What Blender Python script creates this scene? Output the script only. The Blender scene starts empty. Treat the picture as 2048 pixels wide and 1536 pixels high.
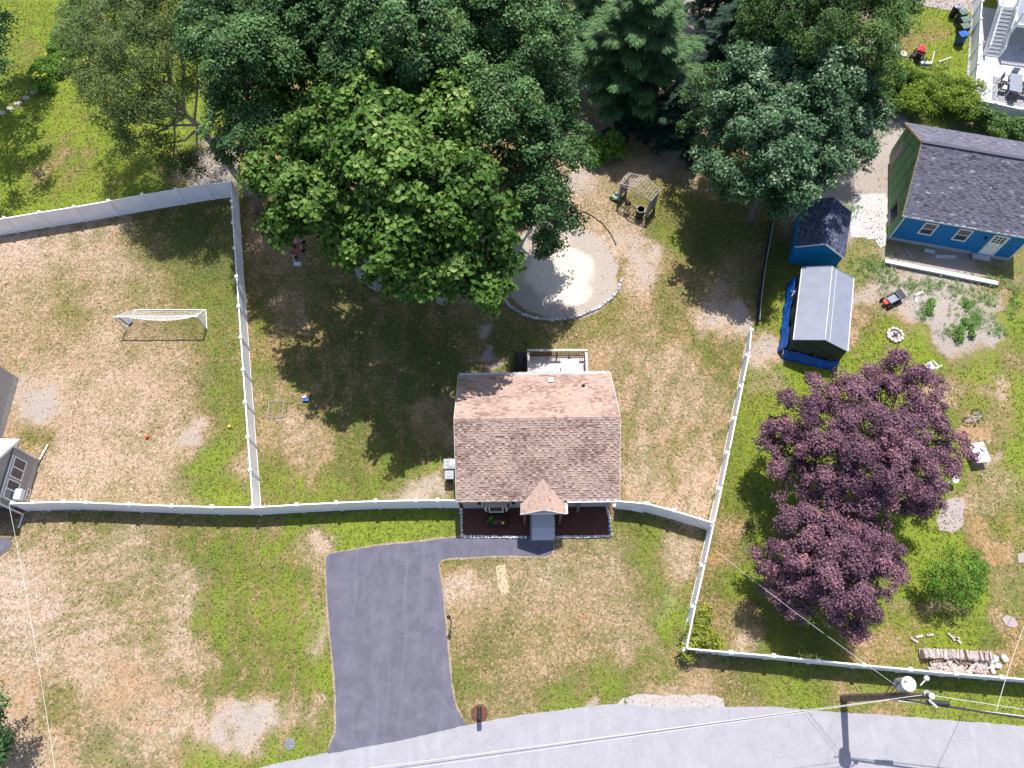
import bpy, math, random
import numpy as np
from mathutils import Vector, Matrix
random.seed(7); RNG=np.random.default_rng(11)
sc=bpy.context.scene; col=sc.collection
R=math.radians; PI=math.pi

# ---------------------------------------------------------------- camera
CAM_H=46.0; FPX=1500.0; NAD=(1035.0,1449.5)
_d=Vector((NAD[0]-1024,-(NAD[1]-768),-FPX)).normalized()
_Z=-_d; _Y=(Vector((0,1,0))-_Z[1]*_Z).normalized(); _X=_Y.cross(_Z)
ROT=Matrix((_X,_Y,_Z))                       # camera axes to world axes (its rows are the world axes as the camera sees them)
cam_data=bpy.data.cameras.new('camera'); cam=bpy.data.objects.new('camera',cam_data); col.objects.link(cam)
cam.matrix_world=Matrix.Translation((0,0,CAM_H))@ROT.to_4x4()
cam_data.sensor_width=36; cam_data.lens=36*FPX/2048; cam_data.clip_end=2000; cam_data.clip_start=.5
sc.camera=cam
# ---------------------------------------------------------------- light
SUN=Vector((.06,.45,1)).normalized()
world=bpy.data.worlds.new('World'); sc.world=world; world.use_nodes=True
wn=world.node_tree; bg=wn.nodes['Background']
sky=wn.nodes.new('ShaderNodeTexSky'); sky.sky_type='NISHITA'; sky.sun_disc=False
sky.sun_elevation=math.asin(SUN.z); sky.sun_rotation=math.atan2(SUN.x,SUN.y)
sky.dust_density=1.5
wn.links.new(sky.outputs[0],bg.inputs[0]); bg.inputs[1].default_value=.135
sd=bpy.data.lights.new('sun','SUN'); sd.energy=4.9; sd.angle=R(.5); sd.color=(1,.95,.88)
so=bpy.data.objects.new('sun',sd); col.objects.link(so); so.rotation_euler=SUN.to_track_quat('Z','Y').to_euler()
sc.view_settings.view_transform='Standard'; sc.view_settings.look='None'
sc.view_settings.exposure=.5; sc.view_settings.gamma=1; sc.view_settings.use_curve_mapping=False

def at(px,py,z=0.0):
    "photo pixel on the horizontal plane z -> place in the world (metres)"
    w=ROT@Vector(((px-1024),-(py-768),-FPX))
    t=(CAM_H-z)/(-w.z); return Vector((w.x*t,w.y*t,z))
# ---------------------------------------------------------------- materials
M={}
def mat(name,c,rough=.8,var=.12,scale=8,bump=0,metal=0,rnd=0,c2=None,spec=.3,alpha=1,detail=3):
    m=bpy.data.materials.new(name); m.use_nodes=True; nt=m.node_tree; b=nt.nodes['Principled BSDF']
    b.inputs['Roughness'].default_value=rough; b.inputs['Metallic'].default_value=metal
    b.inputs['Specular IOR Level'].default_value=spec
    tc=nt.nodes.new('ShaderNodeTexCoord'); n=nt.nodes.new('ShaderNodeTexNoise'); n.inputs['Scale'].default_value=scale
    n.inputs['Detail'].default_value=detail; n.inputs['Roughness'].default_value=.65
    nt.links.new(tc.outputs['Object'],n.inputs['Vector'])
    r=nt.nodes.new('ShaderNodeValToRGB'); e=r.color_ramp.elements
    lo=[max(0,x*(1-var*2)) for x in c]; hi=list(c2) if c2 else [min(1,x*(1+var*1.5)) for x in c]
    e[0].position=.32; e[1].position=.68; e[0].color=(*lo,1); e[1].color=(*hi,1)
    nt.links.new(n.outputs['Fac'],r.inputs[0]); out=r.outputs[0]
    if rnd:
        oi=nt.nodes.new('ShaderNodeObjectInfo'); mr=nt.nodes.new('ShaderNodeMapRange')
        mr.inputs[3].default_value=1-rnd; mr.inputs[4].default_value=1+rnd*.6
        nt.links.new(oi.outputs['Random'],mr.inputs[0])
        hs=nt.nodes.new('ShaderNodeHueSaturation'); nt.links.new(out,hs.inputs['Color']); nt.links.new(mr.outputs[0],hs.inputs['Value']); out=hs.outputs[0]
    nt.links.new(out,b.inputs['Base Color'])
    if bump:
        bp=nt.nodes.new('ShaderNodeBump'); bp.inputs['Strength'].default_value=bump; bp.inputs['Distance'].default_value=.02
        nt.links.new(n.outputs['Fac'],bp.inputs['Height']); nt.links.new(bp.outputs[0],b.inputs['Normal'])
    M[name]=m; return m
def tintmat(name,stops,rough=.85,gloss=.0,trans=0,fine=0,spec=.25):
    "colour from a per-face number 'tint' (each shingle, leaf, log has its own)"
    m=bpy.data.materials.new(name); m.use_nodes=True; nt=m.node_tree; b=nt.nodes['Principled BSDF']
    b.inputs['Roughness'].default_value=rough; b.inputs['Specular IOR Level'].default_value=spec
    a=nt.nodes.new('ShaderNodeAttribute'); a.attribute_name='tint'
    r=nt.nodes.new('ShaderNodeValToRGB'); e=r.color_ramp.elements
    while len(e)<len(stops): e.new(.5)
    for k,(p,c) in enumerate(stops): e[k].position=p; e[k].color=(*c,1)
    nt.links.new(a.outputs['Fac'],r.inputs[0]); out=r.outputs[0]
    if fine:
        tc=nt.nodes.new('ShaderNodeTexCoord'); n=nt.nodes.new('ShaderNodeTexNoise'); n.inputs['Scale'].default_value=fine
        n.inputs['Detail'].default_value=4; nt.links.new(tc.outputs['Object'],n.inputs['Vector'])
        mr=nt.nodes.new('ShaderNodeMapRange'); mr.inputs[1].default_value=.3; mr.inputs[2].default_value=.7; mr.inputs[3].default_value=.72; mr.inputs[4].default_value=1.22
        nt.links.new(n.outputs['Fac'],mr.inputs[0])
        hs=nt.nodes.new('ShaderNodeHueSaturation'); nt.links.new(out,hs.inputs['Color']); nt.links.new(mr.outputs[0],hs.inputs['Value']); out=hs.outputs[0]
    nt.links.new(out,b.inputs['Base Color'])
    if trans:
        tr=nt.nodes.new('ShaderNodeBsdfTranslucent'); mx=nt.nodes.new('ShaderNodeMixShader'); mx.inputs[0].default_value=trans
        nt.links.new(out,tr.inputs['Color']); o=nt.nodes['Material Output']
        nt.links.new(b.outputs[0],mx.inputs[1]); nt.links.new(tr.outputs[0],mx.inputs[2]); nt.links.new(mx.outputs[0],o.inputs[0])
    M[name]=m; return m
mat('vinyl',(.90,.88,.93),.5,.04,1.2); mat('vinyl_cap',(.86,.86,.87),.4,.02,2)
mat('white_paint',(.78,.78,.78),.5,.04,3); mat('white_metal',(.7,.7,.7),.35,.03,3)
mat('road_edge',(.36,.33,.32),.95,.1,5,.4,detail=8)
mat('mulch',(.075,.024,.018),.95,.55,26,1,c2=(.20,.085,.065),detail=5)
mat('sandx',(.62,.56,.48),.95,.12,7,.6,detail=7); mat('gravel_white',(.46,.45,.45),.95,.16,22,1,detail=5)
mat('dirt',(.40,.34,.31),.95,.15,6,.7,detail=8); mat('concrete',(.33,.28,.27),.9,.1,8,.3,detail=6)
mat('stone_edge',(.42,.41,.42),.9,.15,14,.5,rnd=.3); mat('stone_pale',(.56,.55,.56),.9,.12,14,.5,rnd=.2)
mat('siding_tan',(.40,.37,.34),.8,.05,5); mat('siding_grey',(.36,.34,.35),.8,.05,5,rnd=.05)
mat('foundation',(.42,.42,.43),.9,.08,4,.3); mat('granite',(.62,.60,.64),.85,.14,40,.4)
mat('black_metal',(.02,.02,.022),.45,.1,5); mat('black_cover',(.018,.02,.03),.5,.3,6,.8)
mat('glass_dark',(.05,.06,.075),.08,.2,2,spec=.6); mat('cedar',(.50,.40,.36),.75,.12,9,.3,rnd=.12)
mat('cedar_light',(.50,.44,.40),.7,.08,9,.2,rnd=.08); mat('brown_wood',(.16,.085,.06),.8,.2,9,.3,rnd=.1)
mat('weathered',(.30,.27,.265),.9,.18,12,.5,rnd=.18); mat('deck_board',(.62,.56,.55),.6,.06,6,.2,rnd=.08)
mat('glass_table',(.75,.78,.8),.16,.02,2,metal=.9); mat('pole_wood',(.20,.14,.105),.9,.3,7,.8)
mat('grey_metal',(.42,.45,.50),.4,.08,4,metal=.3); mat('wire_black',(.03,.03,.035),.6,.1,5); mat('wire_pale',(.6,.6,.6),.5,.05,5)
mat('bin_grey',(.17,.18,.20),.5,.1,5); mat('lid_grey',(.22,.24,.28),.4,.1,5); mat('bin_blue',(.02,.08,.24),.5,.1,5); mat('lid_green',(.10,.16,.14),.5,.1,5)
mat('bin_black',(.02,.025,.04),.5,.1,5); mat('blue_siding',(.010,.17,.43),.7,.05,5); mat('blue_shed',(.006,.23,.50),.7,.06,5,rnd=.06)
mat('green_sheath',(.12,.27,.11),.8,.08,3,rnd=.12); mat('tape_black',(.015,.02,.015),.6,.1,4)
mat('tarp_grey',(.22,.235,.30),.5,.05,1.5,.3,detail=6); mat('tarp_dark',(.035,.045,.05),.6,.25,3,.8); mat('tarp_blue',(.004,.09,.42),.45,.3,3,.8)
mat('rust',(.13,.05,.035),.9,.3,20,.6); mat('orange_ball',(.62,.12,.04),.5,.06,6); mat('yellow_ball',(.80,.50,.10),.5,.06,6)
mat('toy_blue',(.02,.10,.40),.4,.05,5); mat('toy_pink',(.75,.18,.38),.4,.05,5); mat('toy_red',(.55,.03,.04),.4,.05,5); mat('toy_yellow',(.75,.55,.06),.4,.05,5); mat('toy_green',(.15,.45,.06),.5,.1,5)
mat('plastic_white',(.62,.63,.66),.35,.03,3); mat('rubber',(.02,.02,.02),.8,.1,5); mat('bark',(.17,.14,.12),.95,.3,9,1); mat('bark_pale',(.34,.32,.30),.9,.25,8,.8)
mat('log',(.44,.37,.35),.9,.22,10,.6,rnd=.3); mat('log_dark',(.16,.09,.06),.9,.2,10,.6,rnd=.2); mat('boulder',(.52,.50,.47),.9,.15,5,.8)
mat('paver',(.50,.50,.55),.9,.06,4,.2,rnd=.2); mat('rug',(.20,.20,.27),.95,.5,9,0,c2=(.5,.5,.55)); mat('net',(.8,.8,.8),.7,.05,3)
mat('vinyl_dark',(.30,.33,.42),.6,.05,3); mat('flower_yellow',(.8,.5,.03),.7,.1,5); mat('flower_pink',(.7,.15,.3),.7,.1,5)
mat('mesh_fabric',(.02,.03,.035),.8,.2,6); mat('straw_patch',(.40,.33,.22),.95,.12,14,.6,detail=6); mat('osb',(.52,.36,.19),.9,.1,8)
tintmat('shingle_tan',[(0,(.19,.12,.095)),(.3,(.30,.205,.17)),(.65,(.39,.29,.255)),(1,(.45,.31,.235))],.9,fine=30)
tintmat('shingle_charcoal',[(0,(.06,.055,.075)),(.5,(.12,.118,.16)),(.9,(.15,.147,.20)),(1,(.26,.25,.31))],.9,fine=30)
tintmat('shingle_blue',[(0,(.03,.035,.065)),(.6,(.065,.075,.125)),(1,(.14,.15,.21))],.9,fine=30)
tintmat('shingle_grey',[(0,(.30,.30,.34)),(.6,(.40,.40,.44)),(1,(.50,.50,.53))],.9,fine=30)
tintmat('leaf_catalpa',[(0,(.028,.075,.010)),(.5,(.070,.155,.020)),(.8,(.14,.25,.045)),(1,(.30,.40,.12))],.55,trans=.3,spec=.25)
tintmat('leaf_maple',[(0,(.018,.055,.014)),(.5,(.055,.13,.035)),(.85,(.10,.20,.055)),(1,(.19,.32,.09))],.5,trans=.2,spec=.3)
tintmat('leaf_maple_blue',[(0,(.018,.052,.022)),(.5,(.055,.13,.05)),(.85,(.115,.21,.095)),(1,(.27,.38,.23))],.48,trans=.18,spec=.35)  # pale last stop puts whitish leaf highlights into the colour
tintmat('leaf_birch',[(0,(.04,.07,.02)),(.5,(.11,.16,.045)),(.85,(.17,.23,.07)),(1,(.26,.31,.12))],.5,trans=.3)
tintmat('leaf_olive',[(0,(.03,.07,.015)),(.5,(.08,.155,.04)),(.85,(.13,.22,.06)),(1,(.22,.31,.10))],.6,trans=.28,spec=.2)
tintmat('leaf_purple',[(0,(.035,.016,.028)),(.45,(.13,.066,.098)),(.8,(.26,.135,.175)),(1,(.42,.20,.20))],.6,trans=.15,spec=.2)
tintmat('needle_pine',[(0,(.03,.08,.03)),(.5,(.09,.19,.065)),(1,(.18,.30,.11))],.6,trans=.15)
tintmat('needle_spruce',[(0,(.010,.035,.018)),(.6,(.022,.065,.035)),(1,(.045,.10,.05))],.6,trans=.1)
tintmat('leaf_bright',[(0,(.045,.11,.012)),(.6,(.12,.25,.025)),(1,(.24,.40,.06))],.4,trans=.3)
tintmat('leaf_lime',[(0,(.07,.13,.012)),(.6,(.18,.27,.025)),(1,(.34,.42,.05))],.5,trans=.3)
tintmat('leaf_yellow',[(0,(.10,.13,.015)),(.6,(.23,.27,.035)),(1,(.42,.40,.07))],.5,trans=.3)
tintmat('turf',[(0,(.55,.43,.32)),(.25,(.38,.26,.14)),(.45,(.17,.135,.05)),(.7,(.095,.15,.03)),(1,(.19,.27,.04))],.9,trans=.2)
tintmat('weed',[(0,(.07,.14,.03)),(.6,(.14,.26,.06)),(1,(.24,.36,.10))],.6,trans=.2)

def asphalt(name,c,crack=.5,light=.25):
    m=bpy.data.materials.new(name); m.use_nodes=True; nt=m.node_tree; b=nt.nodes['Principled BSDF']; b.inputs['Roughness'].default_value=.95; b.inputs['Specular IOR Level'].default_value=.15
    tc=nt.nodes.new('ShaderNodeTexCoord'); L=nt.links.new
    def nz(sc_,det,dist=0,vec=None,rough=.6):
        n=nt.nodes.new('ShaderNodeTexNoise'); n.inputs['Scale'].default_value=sc_; n.inputs['Detail'].default_value=det; n.inputs['Distortion'].default_value=dist; n.inputs['Roughness'].default_value=rough; L(vec or tc.outputs['Object'],n.inputs['Vector']); return n.outputs['Fac']
    def mr(v,a,b_,c_,d):
        n=nt.nodes.new('ShaderNodeMapRange'); L(v,n.inputs[0]); n.inputs[1].default_value=a; n.inputs[2].default_value=b_; n.inputs[3].default_value=c_; n.inputs[4].default_value=d; return n.outputs[0]
    def mx(f,a,b_,t='MIX'):
        n=nt.nodes.new('ShaderNodeMix'); n.data_type='RGBA'; n.blend_type=t
        L(f,n.inputs[0])
        for k,v in ((6,a),(7,b_)):
            if isinstance(v,tuple): n.inputs[k].default_value=(*v,1)
            else: L(v,n.inputs[k])
        return n.outputs[2]
    mp=nt.nodes.new('ShaderNodeMapping'); mp.inputs['Scale'].default_value=(2.2,.22,1); L(tc.outputs['Object'],mp.inputs[0])
    g=mx(mr(nz(24,3,0,None,.8),.32,.68,0,1),tuple(x*.80 for x in c),tuple(x*1.17 for x in c))
    g=mx(mr(nz(1.1,5,.4),.40,.66,0,light),g,tuple(min(1,x*1.5+.02) for x in c))
    g=mx(mr(nz(1.0,4,.2,mp.outputs[0]),.52,.70,0,light*.9),g,tuple(min(1,x*1.45+.02) for x in c))
    g=mx(mr(nz(.7,4,.8),.36,.28,0,.35),g,tuple(x*.62 for x in c))
    v=nt.nodes.new('ShaderNodeTexVoronoi'); v.feature='DISTANCE_TO_EDGE'; v.inputs['Scale'].default_value=.34
    w=nt.nodes.new('ShaderNodeMix'); w.data_type='VECTOR'; w.inputs[0].default_value=.22; n2=nt.nodes.new('ShaderNodeTexNoise'); n2.inputs['Scale'].default_value=1.6; n2.inputs['Detail'].default_value=5; L(tc.outputs['Object'],n2.inputs['Vector']); L(tc.outputs['Object'],w.inputs[4]); L(n2.outputs['Color'],w.inputs[5]); L(w.outputs[1],v.inputs['Vector'])
    g=mx(mr(v.outputs['Distance'],.012,.002,0,crack),g,tuple(x*.35 for x in c))
    L(g,b.inputs['Base Color']); bp=nt.nodes.new('ShaderNodeBump'); bp.inputs['Strength'].default_value=.5; bp.inputs['Distance'].default_value=.02; L(nz(24,3),bp.inputs['Height']); L(bp.outputs[0],b.inputs['Normal']); M[name]=m
asphalt('asphalt',(.105,.102,.135),.0,.42); asphalt('road_asphalt',(.29,.285,.315),.10,.18)
# ---------------------------------------------------------------- object helpers
def link(o,parent=None):
    col.objects.link(o)
    if parent is not None: o.parent=parent
    return o
def tag(o,label=None,cat=None,group=None,kind=None):
    if label: o['label']=label
    if cat: o['category']=cat
    if group: o['group']=group
    if kind: o['kind']=kind
    return o
def thing(name,label,cat,loc=(0,0,0),rz=0,group=None):
    o=bpy.data.objects.new(name,None); o.empty_display_size=.1; link(o)
    o.location=loc; o.rotation_euler=(0,0,rz); return tag(o,label,cat,group)
class MB:
    def __init__(s,off=(0,0,0)): s.v=[]; s.f=[]; s.t=[]; s.off=Vector(off)
    def add(s,vs,fs,t=None):
        n=len(s.v); s.v+= [tuple(Vector(p)-s.off) for p in vs]; s.f+=[tuple(n+i for i in f) for f in fs]
        if t is not None or s.t: s.t+=[.5 if t is None else t]*len(fs)
    def box(s,c,sz,rz=0,rx=0,ry=0,t=None,mtx=None):
        hx,hy,hz=sz[0]/2,sz[1]/2,sz[2]/2
        m=mtx or (Matrix.Rotation(rz,3,'Z')@Matrix.Rotation(ry,3,'Y')@Matrix.Rotation(rx,3,'X'))
        vs=[Vector(c)+m@Vector((x*hx,y*hy,z*hz)) for z in(-1,1) for y in(-1,1) for x in(-1,1)]
        s.add(vs,[(0,2,3,1),(4,5,7,6),(0,1,5,4),(2,6,7,3),(0,4,6,2),(1,3,7,5)],t); return s
    def bar(s,a,b,w,h=None,t=None,up=(0,0,1)):
        a,b=Vector(a),Vector(b); h=h or w; y=(b-a); L=y.length
        if L<1e-6: return s
        y/=L; x=y.cross(Vector(up))
        if x.length<1e-4: x=Vector((1,0,0))
        x.normalize(); z=x.cross(y); m=Matrix((x,y,z)).transposed()
        return s.box((a+b)/2,(w,L,h),mtx=m,t=t)
    def tube(s,pts,rs,n=8,cap=True,t=None):
        pts=[Vector(p) for p in pts]
        if not hasattr(rs,'__len__'): rs=[rs]*len(pts)
        vs=[];ref=Vector((.3,.2,1)).normalized()
        for i,p in enumerate(pts):
            d=(pts[min(i+1,len(pts)-1)]-pts[max(i-1,0)]).normalized()
            r=ref if abs(d.dot(ref))<.95 else Vector((1,0,0))
            x=d.cross(r).normalized(); y=d.cross(x)
            for k in range(n): a=2*PI*k/n; vs.append(p+(x*math.cos(a)+y*math.sin(a))*rs[i])
        fs=[]
        for i in range(len(pts)-1):
            for k in range(n): fs.append((i*n+k,i*n+(k+1)%n,(i+1)*n+(k+1)%n,(i+1)*n+k))
        if cap: fs.append(tuple(range(n-1,-1,-1))); fs.append(tuple(range((len(pts)-1)*n,len(pts)*n)))
        s.add(vs,fs,t); return s
    def lathe(s,c,prof,n=14,t=None):
        c=Vector(c); return s._l(c,prof,n,t)
    def _l(s,c,prof,n,t):
        vs=[c+Vector((r*math.cos(2*PI*k/n),r*math.sin(2*PI*k/n),z)) for r,z in prof for k in range(n)]
        fs=[(i*n+k,i*n+(k+1)%n,(i+1)*n+(k+1)%n,(i+1)*n+k) for i in range(len(prof)-1) for k in range(n)]
        fs+= [tuple(range(n-1,-1,-1)),tuple(range((len(prof)-1)*n,len(prof)*n))]
        s.add(vs,fs,t); return s
    def poly(s,pts,z0,z1,t=None):
        "prism over a polygon (x,y) from z0 to z1; z1 may be a list"
        n=len(pts); zt=z1 if hasattr(z1,'__len__') else [z1]*n
        a=sum(pts[i][0]*pts[(i+1)%n][1]-pts[(i+1)%n][0]*pts[i][1] for i in range(n))
        if a<0: pts=pts[::-1]; zt=zt[::-1]
        vs=[(p[0],p[1],z0) for p in pts]+[(p[0],p[1],zt[i]) for i,p in enumerate(pts)]
        fs=[tuple(range(n-1,-1,-1)),tuple(range(n,2*n))]+[(i,(i+1)%n,n+(i+1)%n,n+i) for i in range(n)]
        s.add(vs,fs,t); return s
    def ball(s,c,r,n=10,m=7,sc=(1,1,1),t=None):
        c=Vector(c); vs=[];fs=[]
        for i in range(m+1):
            th=PI*i/m
            for k in range(n):
                a=2*PI*k/n; vs.append(c+Vector((r*sc[0]*math.sin(th)*math.cos(a),r*sc[1]*math.sin(th)*math.sin(a),-r*sc[2]*math.cos(th))))
        for i in range(m):
            for k in range(n): fs.append((i*n+k,i*n+(k+1)%n,(i+1)*n+(k+1)%n,(i+1)*n+k))
        s.add(vs,fs,t); return s
    def build(s,name,m,parent=None,smooth=False,loc=None):
        me=bpy.data.meshes.new(name); me.from_pydata(s.v,[],s.f); me.materials.append(M[m] if isinstance(m,str) else m)
        if s.t:
            at_=me.attributes.new('tint','FLOAT','FACE'); at_.data.foreach_set('value',s.t)
        if smooth: me.shade_smooth()
        me.update(); o=bpy.data.objects.new(name,me); link(o,parent)
        if loc is not None: o.location=loc
        return o
def inst(name,src,parent,loc=(0,0,0),rot=(0,0,0),scale=None):
    o=bpy.data.objects.new(name,src.data); link(o,parent); o.location=loc; o.rotation_euler=rot
    if scale: o.scale=scale
    return o
def copy_tree(o,loc,rz=0,label=None):
    r=o.copy(); col.objects.link(r); r.location=loc; r.rotation_euler=(0,0,rz)
    if label: r['label']=label
    for ch in list(o.children):
        c=ch.copy(); col.objects.link(c); c.parent=r
        for g in ch.children: d=g.copy(); col.objects.link(d); d.parent=c
    return r
def np_mesh(name,verts,faces,m,parent=None,tint=None,smooth=False):
    "verts Nx3, faces KxQ"
    me=bpy.data.meshes.new(name); nv=len(verts); nf,q=faces.shape
    me.vertices.add(nv); me.vertices.foreach_set('co',np.ascontiguousarray(verts,dtype=np.float32).ravel())
    me.loops.add(nf*q); me.loops.foreach_set('vertex_index',np.ascontiguousarray(faces,dtype=np.int32).ravel())
    me.polygons.add(nf); me.polygons.foreach_set('loop_start',np.arange(0,nf*q,q,dtype=np.int32))
    me.polygons.foreach_set('loop_total',np.full(nf,q,dtype=np.int32))
    if tint is not None:
        a=me.attributes.new('tint','FLOAT','FACE'); a.data.foreach_set('value',np.ascontiguousarray(tint,dtype=np.float32))
    me.update(calc_edges=True); me.validate()
    me.materials.append(M[m]); 
    if smooth: me.shade_smooth()
    o=bpy.data.objects.new(name,me); link(o,parent); return o
# ================================================================ ground
def vnoise(x,y,sc_,seed):
    xs=x*sc_+seed*17.3; ys=y*sc_-seed*9.1; xi=np.floor(xs).astype(np.int64); yi=np.floor(ys).astype(np.int64); fx=xs-xi; fy=ys-yi
    fx=fx*fx*(3-2*fx); fy=fy*fy*(3-2*fy)
    def h(a,b):
        n=(a*374761393+b*668265263+seed*1442695041)&0xffffffff; n=((n^(n>>13))*1274126177)&0xffffffff; return ((n^(n>>16))&0xffff)/65535.
    return (h(xi,yi)*(1-fx)+h(xi+1,yi)*fx)*(1-fy)+(h(xi,yi+1)*(1-fx)+h(xi+1,yi+1)*fx)*fy
def fbm(x,y,sc_,seed,o=4):
    s=0;a=.5;t=0
    for k in range(o): s=s+a*vnoise(x,y,sc_*2**k,seed+k); t+=a; a*=.55
    return s/t
def project(x,y):
    cx=x*_X.x+y*_Y.x-CAM_H*_Z.x; cy=x*_X.y+y*_Y.y-CAM_H*_Z.y; cz=x*_X.z+y*_Y.z-CAM_H*_Z.z
    cz=np.minimum(cz,-1); return 1024+FPX*cx/-cz, 768-FPX*cy/-cz
def inpoly(px,py,poly):
    r=np.zeros(px.shape,bool); n=len(poly)
    for i in range(n):
        (x1,y1),(x2,y2)=poly[i],poly[(i+1)%n]
        if y1==y2: continue
        c=((y1>py)!=(y2>py))&(px<(x2-x1)*(py-y1)/(y2-y1)+x1); r^=c
    return r
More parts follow.
